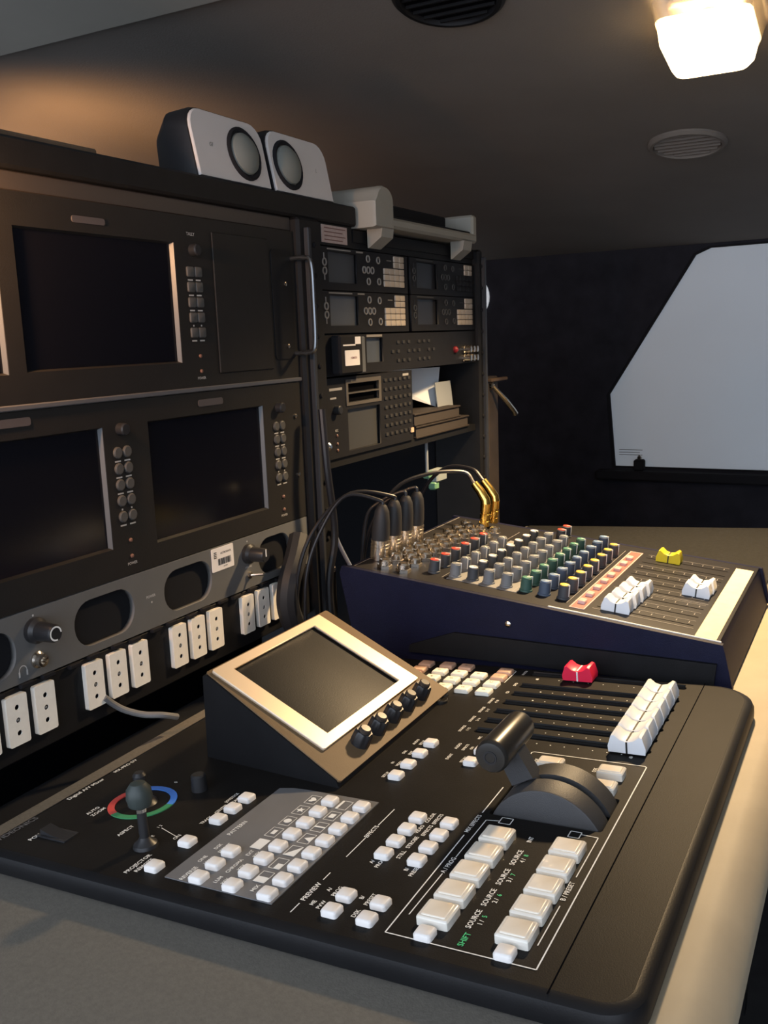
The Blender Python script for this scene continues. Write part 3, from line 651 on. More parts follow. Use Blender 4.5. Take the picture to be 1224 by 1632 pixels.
# things lying in the open bay beside it (shelf top at z=-0.130)
bm = nb(); v = [(-0.60, 1.075, -0.060), (-0.556, 1.19, -0.098), (-0.560, 1.215, -0.044), (-0.60, 1.07, -0.043)]
loft(bm, [v, [(x - 0.0006, y, z) for x, y, z in v]]); solo('paper_sheet', bm, m_paper, 'white paper sheet leaning at the top of the open rack bay', 'paper', smooth=False)
bm = nb(); v = [(-0.545, 1.180, -0.130), (-0.545, 1.232, -0.130), (-0.552, 1.232, -0.064), (-0.552, 1.180, -0.064)]
loft(bm, [v, [(x - 0.0012, y, z) for x, y, z in v]]); solo('grey_card', bm, m_card, 'pale grey card standing at the end of the open rack bay', 'card', smooth=False)
t = thing('video_cassette', 'black video cassette box standing behind the notebooks in the open bay', 'cassette', Matrix.Translation((-0.60, 1.125, CZ - 0.130)))
b = nb(); bbox(b, -0.02, 0.02, -0.045, 0.045, 0, 0.048, 0.002); put('case', mesh('case', b, m_blkm), t)
b = nb(); box(b, 0.020, 0.0206, -0.03, 0.03, 0.012, 0.030); put('label_sheet', mesh('label_sheet', b, m_card, False), t)
for k, (y0, y1, z0, lab) in enumerate(((1.072, 1.245, -0.130, 'lower brown notebook on the rack shelf, bottom of the pair'), (1.068, 1.215, -0.1135, 'upper brown notebook lying on another notebook in the rack'))):
    t = thing('notebook', lab, 'notebook', Matrix.Translation((-0.555, (y0 + y1) / 2, CZ + z0)) , 'notebooks in the open rack bay')
    h_ = (y1 - y0) / 2
    b = nb(); bbox(b, -0.05, 0.026, -h_, h_, 0, 0.0025, 0.0006); bbox(b, -0.05, 0.026, -h_, h_, 0.0135, 0.016, 0.0006); bbox(b, -0.053, -0.050, -h_, h_, 0, 0.016, 0.0006); put('cover', mesh('cover', b, m_book), t)
    b = nb(); box(b, -0.0495, 0.024, -h_ + 0.002, h_ - 0.002, 0.0025, 0.0135); put('pages', mesh('pages', b, mat('pages', (0.04, 0.032, 0.028), 0.8), False), t)
# hanging connector under the shelf
t = thing('hanging_plug', 'pale grey plug with a green collar hanging on a thin lead below the rack shelf', 'plug', Matrix.Translation((-0.545, 1.145, CZ - 0.205)))
b = nb(); tube(b, [(0, -0.012, 0.066), (0, -0.012, 0.022)], 0.0022, 8); put('lead', mesh('lead', b, m_card), t)
b = nb(); bbox(b, -0.006, 0.006, -0.016, 0.008, 0.014, 0.022, 0.002); put('collar', mesh('collar', b, m_greenpl), t)
b = nb(); bbox(b, -0.008, 0.008, 0.004, 0.036, 0.006, 0.023, 0.002); put('body', mesh('body', b, mat('plug_grey', (0.30, 0.34, 0.34), 0.5)), t)
b = nb(); bbox(b, -0.006, 0.006, 0.002, 0.014, -0.004, 0.007, 0.002); put('tip', mesh('tip', b, m_greenpl), t)
# brown upright with a metal lever at the end of the rack
t = thing('latch_post', 'brown upright post with a metal lever at the end of the rack', 'post', Matrix.Translation((-0.55, 1.345, 0)))
b = nb(); bbox(b, -0.02, 0.02, -0.022, 0.018, 0, CZ - 0.064, 0.002); put('upright', mesh('upright', b, mat('brown_post', (0.045, 0.034, 0.028), 0.6, var=0.2, vscale=40)), t)
b = nb(); tube(b, [(0.024, -0.014, CZ - 0.078), (0.034, 0.010, CZ - 0.100), (0.040, 0.030, CZ - 0.118), (0.040, 0.037, CZ - 0.124)], 0.0045, 10, radii=[0.003, 0.0042, 0.0042, 0.005]); put('lever', mesh('lever', b, m_nickel), t)
b = nb(); lathe(b, [(0.006, 0), (0.006, 0.004), (0.003, 0.006)], 12); put('pivot', mesh('pivot', b, m_nickel), t, (0.020, -0.014, CZ - 0.078), (0, PI / 2, 0))
b = nb(); bbox(b, 0.018, 0.026, -0.022, 0.045, CZ - 0.072, CZ - 0.067, 0.001); put('catch', mesh('catch', b, m_wood), t)

# ------------------------------------------------------------------ VIDEO SWITCHER CONSOLE
V = Panel('video_mixer', 'large black video mixing console with white buttons, T-bar and tilted gold-framed screen', 'video mixer', DESK_AXES, cw(0.531, 0.2875, -0.0142), (0.531, 0.2875, -0.0142))
def outline(ins):
    x0, x1, y0, y1 = 0.334 + ins, 0.728 - ins, 0.0875 + ins, 0.488 - ins; P = []
    for cx, cy, sx, sy, r, a0 in ((x1, y1, -1, -1, 0.010, 0), (x0, y1, 1, -1, 0.010, 90), (x0, y0, 1, 1, 0.020, 180), (x1, y0, -1, 1, 0.034, 270)):
        r = max(0.002, r - ins)
        for k in range(9):
            a = math.radians(a0 + 90 * k / 8); P.append((cx + sx * r + r * math.cos(a), cy + sy * r + r * math.sin(a)))
    return P
def lay(ins, z): return [(x, y, z) for x, y in outline(ins)]
b = nb(); loft(b, [lay(0.004, -0.0142), lay(0.0005, -0.0125), lay(0, -0.010), lay(0, -0.005), lay(0.0012, -0.002), lay(0.0035, -0.0005), lay(0.0065, 0)], True, False); V.part('body', b, m_body)
slx = [0.5882 + 0.0190 * i for i in range(6)] + [0.7117]
slots = [rrect(x, 0.202, 0.0062, 0.127, 0.0025, 3) for x in slx] + [rrect(0.4965, 0.1752, 0.042, 0.068, 0.002, 2)]
b = plate(nb(), outline(0.0066), slots, -0.0045, 0.0); V.part('top_panel', b, m_console, smooth=False)
b = nb(); box(b, 0.575, 0.722, 0.130, 0.272, -0.010, -0.0062); V.part('fader_tray', b, m_void, smooth=False)
for x in slx:      # bevelled guide beside each slot
    b = nb(); P = [(0.0031, 0.0), (0.0046, 0.0), (0.0046, 0.0010), (0.0038, 0.0014), (0.0031, 0.0004)]
    loft(b, [[(x + p, 0.140, z) for p, z in P], [(x + p, 0.264, z) for p, z in P]]); V.part('slot_guide', b, m_body)
b = nb(); line(b, 0.337, 0.1270, 0.726, 0.1270, 0.0007, 0.0002); V.part('rest_seam', b, m_void)
# fader caps
def cap_mesh(name, hw, material):
    P = [(-0.0122, 0), (-0.0126, 0.004), (-0.0104, 0.0112), (-0.0085, 0.0118), (-0.0045, 0.0088), (0, 0.0078), (0.0045, 0.0088), (0.0085, 0.0118), (0.0104, 0.0112), (0.0126, 0.004), (0.0122, 0)]
    b = nb(); loft(b, [[(-hw, y, z) for y, z in P], [(-hw * 0.86, y * 0.97, z * 1.06) for y, z in P], [(hw * 0.86, y * 0.97, z * 1.06) for y, z in P], [(hw, y, z) for y, z in P]]); return mesh(name, b, material)
def cap_line(hw, material):
    b = nb(); box(b, -hw - 0.0003, hw + 0.0003, -0.0006, 0.0006, 0.0, 0.0079); box(b, -hw * 0.86, hw * 0.86, -0.0006, 0.0006, 0.0, 0.0086); return mesh('cap_line', b, material)
capw, capr, clb, clw = cap_mesh('fader_cap', 0.0084, m_white), cap_mesh('fader_cap', 0.0082, m_red), cap_line(0.0084, m_cap_line), cap_line(0.0082, m_print)
for i, x in enumerate(slx[:6]):
    o = V.put('fader_cap', capw, x - 0.0006, 0.1525, 0.0012); put('cap_line', clb, o)
o = V.put('fader_cap', capr, 0.7105, 0.2225, 0.0012, label='red fader cap'); put('cap_line', clw, o)
stem = nb(); box(stem, -0.0012, 0.0012, -0.004, 0.004, -0.0062, 0.0015); stem = mesh('fader_stem', stem, m_knob)
for i, x in enumerate(slx): V.put('fader_stem', stem, x, 0.1525 if i < 6 else 0.2225)
# buttons
def btn(name, wx, wy, h_, r, material):
    b = nb(); rpad(b, 0, 0, wx, wy, r, 0, h_, 0.0009, 0.0012, 3); return mesh(name, b, material)
sb_ = btn('button', 0.0092, 0.0093, 0.0036, 0.0016, m_btn)
XS = [0.3549 + 0.01427 * i for i in range(8)]
pts = [(x, 0.2841) for x in XS] + [(x, 0.3068) for x in XS] + [(x, 0.3296) for x in XS[:3]]
for x, y in pts: V.put('pattern_button', sb_, x, y, 0.0006)
for x in XS[4:]:
    for y in (0.2457, 0.2252): V.put('effect_button', sb_, x, y)
for x in XS[:2]:
    for y in (0.2447, 0.2246): V.put('preview_button', sb_, x, y)
for x, y in ((0.4128, 0.3619), (0.4275, 0.3619), (0.4420, 0.3619), (0.3842, 0.3622), (0.3557, 0.3621)): V.put('button', sb_, x, y)
for x in (0.5016, 0.5195, 0.5374, 0.5552): V.put('menu_button', sb_, x, 0.2845)
for x in (0.5358, 0.5543): V.put('event_button', sb_, x, 0.2456)
for y in (0.1928, 0.1525): V.put('shift_button', sb_, 0.3546, y)
bb_rim = nb(); rpad(bb_rim, 0, 0, 0.0165, 0.0170, 0.0013, 0, 0.0050, 0.0008, 0.0010, 2); bb_rim = mesh('source_button', bb_rim, m_btnrim)
bb_top = nb(); rpad(bb_top, 0, 0, 0.0128, 0.0132, 0.0010, 0.0050, 0.0056, 0.0004, 0.0004, 2); bb_top = mesh('lens', bb_top, m_btnlens)
for y in (0.1926, 0.1522):
    for k in range(5):
        o = V.put('source_button', bb_rim, 0.3695 + 0.01962 * k, y); put('lens', bb_top, o)
fb = nb(); rpad(fb, 0, 0, 0.0122, 0.0168, 0.0013, 0, 0.0050, 0.0008, 0.0010, 2); fb = mesh('fade_button', fb, m_btnrim)
ft = nb(); rpad(ft, 0, 0, 0.0090, 0.0134, 0.0010, 0.0050, 0.0056, 0.0004, 0.0004, 2); ft = mesh('lens', ft, m_btnlens)
for x, y in ((0.5470, 0.1940), (0.5462, 0.1540), (0.5250, 0.1540)):
    o = V.put('fade_button', fb, x, y); put('lens', ft, o)
kw, kbn = btn('keypad_key', 0.0112, 0.0122, 0.0034, 0.0010, m_key), btn('keypad_key', 0.0112, 0.0122, 0.0034, 0.0010, m_keyb)
keys = [(0.7100, 0.3618, 1), (0.6955, 0.3618, 1), (0.6820, 0.3615, 1), (0.7108, 0.3415, 1), (0.7100, 0.3234, 1), (0.7078, 0.2866, 1), (0.6932, 0.2870, 1),
        (0.6943, 0.3414, 0), (0.6935, 0.3231, 0), (0.6930, 0.3048, 0), (0.6778, 0.3414, 0), (0.6772, 0.3229, 0), (0.6765, 0.3049, 0), (0.6766, 0.2868, 0),
        (0.6608, 0.3228, 0), (0.6602, 0.3050, 0), (0.6596, 0.2866, 0)]
nums = ['', '', '', '*', '#', '+', '-', '7', '8', '9', '4', '5', '6', 'C', '1', '2', '3']
kt = nb()
for (x, y, br), s in zip(keys, nums): V.put('keypad_key', kbn if br else kw, x, y)
texts(kt, [(s, x, y, 0.005, 'CENTER') for (x, y, br), s in zip(keys, nums) if s], 0.0037); V.part('keypad_lettering', kt, mat('key_ink', (0.25, 0.20, 0.16), 0.7))
# pattern plate
b = nb(); prism(b, [(0.3498, 0.2782), (0.4660, 0.2782), (0.4660, 0.3340), (0.4650, 0.3420), (0.4622, 0.3502), (0.3505, 0.3502)], 0.0, 0.0006); V.part('pattern_plate', b, m_plate, smooth=False)
# printed lettering and lines
wp = nb(); Z1 = 0.0009
def ln(P, wd=0.0006, close=False, z=0.0003):
    Q = P + ([P[0]] if close else [])
    for (x0, y0), (x1, y1) in zip(Q, Q[1:]): line(wp, x0, y0, x1, y1, wd, z)
ln([(0.4475, 0.2127), (0.3503, 0.2121), (0.3502, 0.1363), (0.5642, 0.1363), (0.5656, 0.1375), (0.5656, 0.2115), (0.5645, 0.2130), (0.5330, 0.2130)], 0.0007)
ln([(0.4750, 0.2128), (0.5100, 0.2129)], 0.0007)
ln([(0.3673, 0.2078), (0.4065, 0.2076)]); ln([(0.4240, 0.2075), (0.4675, 0.2073), (0.4690, 0.1995)]); ln([(0.4668, 0.1994), (0.4668, 0.1925), (0.4735, 0.1925), (0.4735, 0.1994)], close=True)
ln([(0.3666, 0.1413), (0.4000, 0.1413)]); ln([(0.4270, 0.1413), (0.4690, 0.1413), (0.4695, 0.1510)]); ln([(0.4650, 0.1575), (0.4650, 0.1512), (0.4715, 0.1512), (0.4715, 0.1575)], close=True)
ln([(0.4035, 0.2650), (0.4255, 0.2650)]); ln([(0.4410, 0.2650), (0.4615, 0.2650)]); ln([(0.3475, 0.2650), (0.3560, 0.2650)]); ln([(0.3790, 0.2650), (0.3865, 0.2650)])
ln([(0.6865, 0.2945), (0.7145, 0.2945), (0.7165, 0.2925), (0.7165, 0.2815), (0.7145, 0.2795), (0.6865, 0.2795)], 0.0006)
ln([(0.3935, 0.3905), (0.3880, 0.3735)], 0.0005)
for x in slx[:6]:
    for k in range(10): poly(wp, circ(x - 0.0093, 0.2440 - 0.0098 * k, 0.00075 if k == 0 else 0.0005, 8))
for k in range(8): poly(wp, circ(0.7025, 0.2380 - 0.0122 * k, 0.0005, 8))
T = [('A / PROG', 0.4153, 0.2079, 0.0052, 'CENTER'), ('B / PRESET', 0.4135, 0.1415, 0.0052, 'CENTER'), ('MIX EFFECTS', 0.4612, 0.2128, 0.0050, 'CENTER'),
     ('EFFECTS', 0.4330, 0.2651, 0.0052, 'CENTER'), ('PREVIEW', 0.3672, 0.2649, 0.0058, 'CENTER'), ('INT', 0.4548, 0.1756, 0.0050, 'CENTER')]
for k, x in enumerate((0.3753, 0.3948, 0.4147, 0.4347)):
    T += [('SOURCE', x, 0.1764, 0.0056, 'CENTER'), ('%d /' % (k + 1), x - 0.0018, 0.1722, 0.0050, 'CENTER')]
def two(a, c, x, y, s=0.0046, dx=0.0): return [(a, x, y + 0.0024, s, 'CENTER'), (c, x + dx, y - 0.0024, s, 'CENTER')]
T += two('A/', 'PROG', 0.4040, 0.2464) + two('B/', 'PRESET', 0.4035, 0.2250) + [('STILL', 0.4160, 0.2370, 0.0050, 'CENTER'), ('STROBE', 0.4300, 0.2370, 0.0050, 'CENTER')]
T += two('VIDEO', 'EFFECTS', 0.4448, 0.2372) + two('COLOR', 'EFFECTS', 0.4590, 0.2370) + two('A/', 'PROG', 0.3722, 0.2545) + two('ME', 'PVW', 0.3588, 0.2560)
T += two('B/', 'PRESET', 0.3718, 0.2345) + [('DSK', 0.3585, 0.2330, 0.0048, 'CENTER')]
T += two('SOURCE', '1 / 5', 0.5885, 0.2725, 0.0040) + two('SOURCE', '2 / 6', 0.6075, 0.2725, 0.0040) + two('SOURCE', '3 / 7', 0.6265, 0.2725, 0.0040) + two('SOURCE', '4 / 8', 0.6455, 0.2725, 0.0040)
T += [('MIC', 0.5765, 0.2560, 0.0040, 'CENTER'), ('CD', 0.6665, 0.2690, 0.0044, 'CENTER'), ('DVD', 0.6850, 0.2690, 0.0044, 'CENTER'), ('MASTER', 0.7130, 0.2710, 0.0042, 'CENTER'), ('dB', 0.7010, 0.2560, 0.0044, 'CENTER'), ('dB', 0.5760, 0.1490, 0.0042, 'CENTER')]
T += [('AUDIO', 0.5590, 0.2652, 0.0042, 'CENTER')] + two('EFFECTS', 'ON', 0.5585, 0.2570, 0.0038) + [('EVENT', 0.5412, 0.2640, 0.0042, 'CENTER'), ('RECALL', 0.5400, 0.2530, 0.0038, 'CENTER')]
T += two('AUDIO', 'SETUP', 0.5565, 0.2945, 0.0038) + two('DSK', 'EDIT', 0.5385, 0.2945, 0.0038) + two('IN', 'VIDEO', 0.5205, 0.2945, 0.0038) + [('SETUP', 0.5025, 0.2930, 0.0040, 'CENTER')]
T += [('FADE', 0.5520, 0.2060, 0.0044, 'CENTER'), ('DSK', 0.5510, 0.1660, 0.0044, 'CENTER'), ('CUT', 0.5300, 0.1665, 0.0044, 'CENTER')]
T += [('POWER', 0.3606, 0.4599, 0.0060, 'CENTER'), ('ASPECT', 0.3830, 0.4100, 0.0052, 'CENTER')] + two('AUTO', 'ZOOM', 0.3960, 0.4480, 0.0052)
T += two('PROJECTOR', 'REMOTE', 0.3560, 0.3725, 0.0052) + [('ON', 0.3880, 0.3735, 0.0050, 'CENTER'), ('ME', 0.3826, 0.3887, 0.004, 'CENTER'), ('1 2', 0.3945, 0.3930, 0.004, 'CENTER')]
T += [('TRACK', 0.4110, 0.3700, 0.0044, 'CENTER'), ('CENTER', 0.4260, 0.3700, 0.0044, 'CENTER')] + two('JOYSTICK', 'CONTROL', 0.4410, 0.3705, 0.0042) + [('0', 0.4470, 0.4250, 0.005, 'CENTER')]
T += [('Digital A/V Mixer', 0.4020, 0.4795, 0.0062, 'LEFT')]
T += [('MX-PRO DV', 0.4450, 0.4795, 0.0056, 'LEFT')]
TP = [('PATTERN', 0.4085, 0.3440, 0.0056, 'CENTER'), ('REVERSE', 0.3575, 0.3390, 0.0050, 'CENTER')] + two('ONE', 'WAY', 0.3725, 0.3390) + two('DSK', 'EFFECT', 0.3868, 0.3390)
TP += two('LUM', 'KEY', 0.3582, 0.3166) + two('CHROMA', 'KEY', 0.3727, 0.3166) + two('EXT', 'KEY', 0.3872, 0.3166) + [('MIX', 0.3584, 0.2945, 0.0050, 'CENTER')]
texts(wp, T, 0.0003); texts(wp, TP, Z1)
def icon(x, y, f):
    hw, hh = 0.0052, 0.0036
    ln([(x - hw, y - hh), (x + hw, y - hh), (x + hw, y + hh), (x - hw, y + hh)], 0.0004, True, Z1); f(x, y, hw, hh)
def frect(a, b_, c, d): return lambda x, y, w_, h_: poly(wp, [(x + a * w_, y + c * h_), (x + b_ * w_, y + c * h_), (x + b_ * w_, y + d * h_), (x + a * w_, y + d * h_)], Z1 + 0.0001)
def fpoly(P): return lambda x, y, w_, h_: poly(wp, [(x + p * w_, y + q * h_) for p, q in P], Z1 + 0.0001)
star = [(0.62 * r * math.sin(2 * PI * k / 10), 0.9 * r * math.cos(2 * PI * k / 10)) for k, r in zip(range(10), [1, .42] * 5)]
heart = [(0, -.75), (.5, -.1), (.55, .4), (.3, .65), (0, .4), (-.3, .65), (-.55, .4), (-.5, -.1)]
R_ic = [frect(-1, 0, -1, 1), frect(-1, 0, -1, 0.1), fpoly([(-1, -1), (1, -1), (-1, 1)]), fpoly([(-.6, -1), (.6, -1), (0, .5)]), frect(-.15, .15, -1, 1), frect(-.45, .45, -.5, .5), fpoly([(-1, .55), (1, .55), (1, 1), (-1, 1)])]
M_ic = [fpoly([(-1, -1), (1, -1), (1, 1), (-1, 1)]), frect(-.45, .45, -.4, .4), fpoly([(0.5 * math.cos(2 * PI * k / 12), 0.7 * math.sin(2 * PI * k / 12)) for k in range(12)]), fpoly(star), fpoly(heart)]
for k, f in enumerate(R_ic): icon(XS[1 + k], 0.2966, f)
for k, f in enumerate(M_ic): icon(XS[3 + k], 0.3196, f)
V.part('panel_lettering', wp, m_print, smooth=False)
gp = nb(); texts(gp, [('SHIFT', 0.3588, 0.1744, 0.0058, 'CENTER')] + [(str(5 + k), x + 0.0035, 0.1722, 0.0050, 'CENTER') for k, x in enumerate((0.3753, 0.3948, 0.4147, 0.4347))], 0.0003); V.part('green_lettering', gp, m_gprint, smooth=False, label='green lettering')
dp = nb(); texts(dp, [('VIDEONICS', 0.3455, 0.4798, 0.0082, 'LEFT')], 0.0003); V.part('maker_lettering', dp, m_dprint, smooth=False)
# colour ring, joystick, small pot, power rocker
def ring_sector(a0, a1, r0, r1, z0, z1, n=14):
    b = nb(); L = []
    for k in range(n + 1):
        a = math.radians(a0 + (a1 - a0) * k / n); c, s = math.cos(a), math.sin(a)
        L.append([(r0 * c, r0 * s, z0), (r1 * c, r1 * s, z0), (r1 * c, r1 * s, z1), (r0 * c, r0 * s, z1)])
    return loft(b, L)
for nm, a0, a1, mm in (('red_ring_segment', 65, 160, m_rR), ('green_ring_segment', 160, 280, m_rG), ('blue_ring_segment', -80, 32, m_rB)):
    V.put(nm, mesh(nm, ring_sector(a0, a1, 0.0178, 0.0222, 0, 0.0006), mm), 0.4163, 0.4267, label=nm.split('_')[0] + ' arc of the colour ring')
V.put('colour_stick', mesh('colour_stick', lathe(nb(), [(0.010, 0), (0.008, 0.002), (0.003, 0.004), (0.003, 0.012), (0.0045, 0.014), (0.0045, 0.019), (0.003, 0.021)], 18), m_knob), 0.4163, 0.4267)
js = V.put('joystick', mesh('joystick', lathe(nb(), [(0.0075, 0), (0.0070, 0.002), (0.0045, 0.004), (0.003, 0.006), (0.0028, 0.024)], 20), m_knob), 0.3735, 0.3850)
put('joystick_collar', mesh('joystick_collar', lathe(nb(), [(0.0034, 0.022), (0.0034, 0.0245)], 12), m_chrome), js)
put('joystick_ball', mesh('joystick_ball', lathe(nb(), [(0.0025, 0.0235), (0.0065, 0.026), (0.0078, 0.031), (0.0072, 0.036), (0.0045, 0.0395), (0.001, 0.0405)], 20), mat('joystick_rubber', (0.035, 0.045, 0.042), 0.5)), js)
V.put('level_pot', mesh('level_pot', lathe(nb(), [(0.0055, 0), (0.005, 0.010), (0.004, 0.011)], 16), m_knob), 0.4440, 0.4020)
b = plate(nb(), rrect(0.3645, 0.4480, 0.012, 0.024, 0.001, 2), [rrect(0.3645, 0.4480, 0.009, 0.021, 0.001, 2)], 0, 0.0010); pr = V.part('power_switch', b, m_knob)
b = nb(); loft(b, [[(0.3602, 0.4378, 0.0002), (0.3688, 0.4378, 0.0002), (0.3688, 0.4378, 0.0008), (0.3602, 0.4378, 0.0008)], [(0.3602, 0.448, 0.0002), (0.3688, 0.448, 0.0002), (0.3688, 0.448, 0.0016), (0.3602, 0.448, 0.0016)], [(0.3602, 0.4582, 0.0002), (0.3688, 0.4582, 0.0002), (0.3688, 0.4582, 0.0042), (0.3602, 0.4582, 0.0042)]]); V.part('rocker', b, m_knob, pr)
V.put('menu_jog', mesh('menu_jog', lathe(nb(), [(0.0062, 0), (0.0062, 0.0018), (0.0054, 0.0026), (0.0046, 0.0020), (0.001, 0.0012)], 20), m_tbar), 0.6330, 0.3130)
# T-bar
R0, wc, yc = 0.036, -0.0172, 0.1752
def arc(r, a0, a1, n): return [(yc + r * math.sin(a0 + (a1 - a0) * k / n), wc + r * math.cos(a0 + (a1 - a0) * k / n)) for k in range(n + 1)]
am = math.acos((0.0172 - 0.003) / R0)
def hump(x0, x1, r, bev=0.0):
    b = nb(); a_ = math.acos(min(1, (0.0172 - 0.003) / r)); P = arc(r, -a_, a_, 22)
    L = [[(x0, y, z) for y, z in P]]
    if bev: L = [[(x0, yc + (y - yc) * 0.985, z - bev) for y, z in P], [(x0 + bev * .3, yc + (y - yc) * 0.995, z - bev * .3) for y, z in P], [(x0 + bev, y, z) for y, z in P]]
    L.append([(x1, y, z) for y, z in P])
    return loft(b, L)
tb_ = V.part('t_bar_base', hump(0.4770, 0.4935, R0, 0.0012), m_tbase)
V.part('t_bar_cheek', hump(0.4995, 0.5160, R0), m_tbase, tb_)
V.part('t_bar_slot', hump(0.4934, 0.4996, R0 - 0.0035), m_void, tb_)
hy, hz = 0.2035, 0.0380
def lever(b):
    d = Vector((hy - yc, hz - wc)).normalized(); n = Vector((-d.y, d.x)); L = []
    for s, wd, tk in ((0.028, 0.0075, 0.0028), (0.036, 0.0075, 0.0028), (0.0372, 0.0075, 0.0065), (0.050, 0.0070, 0.0065), (0.060, 0.0065, 0.0065)):
        c = Vector((yc, wc)) + d * s
        L.append([(0.4965 + sx * tk, c.x + n.x * sy * wd, c.y + n.y * sy * wd) for sx, sy in ((-1, -1), (1, -1), (1, 1), (-1, 1))])
    return loft(b, L)
tv = V.part('t_bar_lever', lever(nb()), m_tbase)
b = nb(); L = []
for x, r in ((0.4705, 0.0060), (0.4710, 0.0088), (0.4725, 0.0099), (0.4745, 0.0102), (0.5185, 0.0098), (0.5210, 0.0094), (0.5225, 0.0080)):
    L.append([(x, hy + r * math.cos(2 * PI * k / 28), hz + r * math.sin(2 * PI * k / 28)) for k in range(28)])
loft(b, L); hn = V.part('t_bar_handle', b, m_tbar)
b = nb(); L = [[(x, hy + r * math.cos(2 * PI * k / 20), hz + r * math.sin(2 * PI * k / 20)) for k in range(20)] for x, r in ((0.4708, 0.0042), (0.4700, 0.0042), (0.4700, 0.0032), (0.4706, 0.0028))]
loft(b, L); V.part('end_cap', b, m_knob, hn)
# tilted LCD unit
PHI = math.radians(28); YL = 0.3125
def lp(x, s, z=0.0): return (x, YL + s * math.cos(PHI) - z * math.sin(PHI), 0.0 + s * math.sin(PHI) + z * math.cos(PHI))
b = nb(); SM = 0.1295
side = [lp(0, 0), lp(0, 0.004, 0.003), lp(0, SM - 0.003, 0.003), lp(0, SM, 0.0), (0, YL + SM * math.cos(PHI) + 0.004, 0.0)]
XL = lambda y, d=0: 0.4752 + d + 0.0130 * max(0, min(1, (y - YL) / (SM * math.cos(PHI))))
XR = lambda y, d=0: 0.6480 - d + 0.0040 * max(0, min(1, (y - YL) / (SM * math.cos(PHI))))
loft(b, [[(XL(y), y, z) for _, y, z in side], [(XL(y, 0.0015), y, z + 0.0006) for _, y, z in side], [(XR(y, 0.0015), y, z + 0.0006) for _, y, z in side], [(XR(y), y, z) for _, y, z in side]]); V.part('screen_housing', b, m_body)
def on_lcd(f):
    b = f(nb())
    for v in b.verts: v.co = Vector(lp(v.co.x, v.co.y, v.co.z + 0.0036))
    return b
V.part('housing_face', on_lcd(lambda b: plate(b, [(0.4775, 0.0015), (0.6465, 0.0015), (0.6478, 0.003), (0.6510, 0.1270), (0.6500, 0.1285), (0.4902, 0.1285), (0.4890, 0.1270), (0.4763, 0.003)], [rect(0.500, 0.622, 0.030, 0.120)], -0.001, 0.0006)), m_hous, smooth=False)
V.part('screen_frame', on_lcd(lambda b: plate(b, rrect(0.5632, 0.0758, 0.1425, 0.1005, 0.0012, 2), [rect(0.5075, 0.6165, 0.0335, 0.1185)], 0.0006, 0.0030)), m_gold, smooth=False, label='champagne gold screen frame')
V.part('screen', on_lcd(lambda b: box(b, 0.504, 0.620, 0.031, 0.121, -0.0030, -0.0008)), m_lcd, smooth=False)
def enc(b):
    n = 40; L = []
    for r, z, am_ in ((0.0070, 0, .02), (0.0072, 0.002, .10), (0.0068, 0.009, .14), (0.0058, 0.0105, .12)):
        L.append([(r * (1 - am_ * (0.5 + 0.5 * math.cos(8 * 2 * PI * k / n))) * math.cos(2 * PI * k / n), r * (1 - am_ * (0.5 + 0.5 * math.cos(8 * 2 * PI * k / n))) * math.sin(2 * PI * k / n), z) for k in range(n)])
    return loft(b, L)
em = mesh('encoder_knob', enc(nb()), m_knob); ec = mesh('knob_cap', lathe(nb(), [(0.0046, 0.0105), (0.0044, 0.0125), (0.0034, 0.0133)], 18), mat('knob_cap', (0.045, 0.036, 0.03), 0.22))
for k in range(5):
    o = V.put('encoder_knob', em, *lp(0.5225 + 0.0236 * k, 0.0142, 0.0042), rot=(PHI, 0, 0)); put('knob_cap', ec, o)

# ------------------------------------------------------------------ AUDIO MIXER
MA = Vector((-0.4484, 0.745, -0.2156)); MB_ = Vector((-0.1065, 0.745, -0.2504))
me_ = (MB_ - MA).normalized(); mn = me_.cross(Vector((0, 1, 0)))
if mn.z < 0: mn = -mn
M_AX = (Vector((0, 1, 0)), -me_, mn)
QL = (MB_ - MA).length; MW = 0.268
def mloc(P): d = P - MA; return (d.y, d.dot(-me_), d.dot(mn))
db, dfr = cw(0.745, 0.452, DT + 0.0005), cw(0.745, 0.108, DT + 0.0005)       # where the feet meet the desk
yb0, zb0 = mloc(db)[1:]; yf0, zf0 = mloc(dfr)[1:]
basep = (db + dfr) / 2 + Vector((0, MW / 2, 0))
X = Panel('audio_mixer', 'navy-sided audio mixer with rows of grey, green and yellow-topped knobs', 'audio mixer', M_AX, basep, mloc(basep))
prof = [(-QL, 0.0), (-QL - 0.002, -0.004), (yf0 + 0.004, zf0 + 0.002), (yf0 + 0.012, zf0), (yb0 - 0.004, zb0), (yb0, zb0 + 0.004), (0.004, -0.003), (0.0, 0.0)]
b = nb(); loft(b, [[(0.005, y, z) for y, z in prof], [(MW - 0.005, y, z) for y, z in prof]]); X.part('chassis', b, m_navy, smooth=False)
chk = [(-QL - 0.003, 0.0012), (-QL - 0.006, -0.006), (yf0 + 0.002, zf0 + 0.003), (yf0 + 0.012, zf0), (yb0 - 0.006, zb0), (yb0 + 0.003, zb0 + 0.006), (0.006, -0.006), (0.004, 0.0012)]
for x0, x1 in ((0.0, 0.0055), (MW - 0.0055, MW)):
    b = nb(); loft(b, [[(x0, y, z) for y, z in chk], [(x1, y, z) for y, z in chk]]); c_ = X.part('side_cheek', b, m_navy, smooth=False)
    if x0 == 0:
        for (q, z) in ((0.168, -0.020), (0.33, -0.021)):
            b = nb(); L = [[(-xx, -q + r * math.cos(2 * PI * k / 12), z + r * math.sin(2 * PI * k / 12)) for k in range(12)] for r, xx in ((0.0028, -0.001), (0.0028, 0.0012), (0.0014, 0.002))]; loft(b, L); X.part('screw', b, m_nickel, c_)
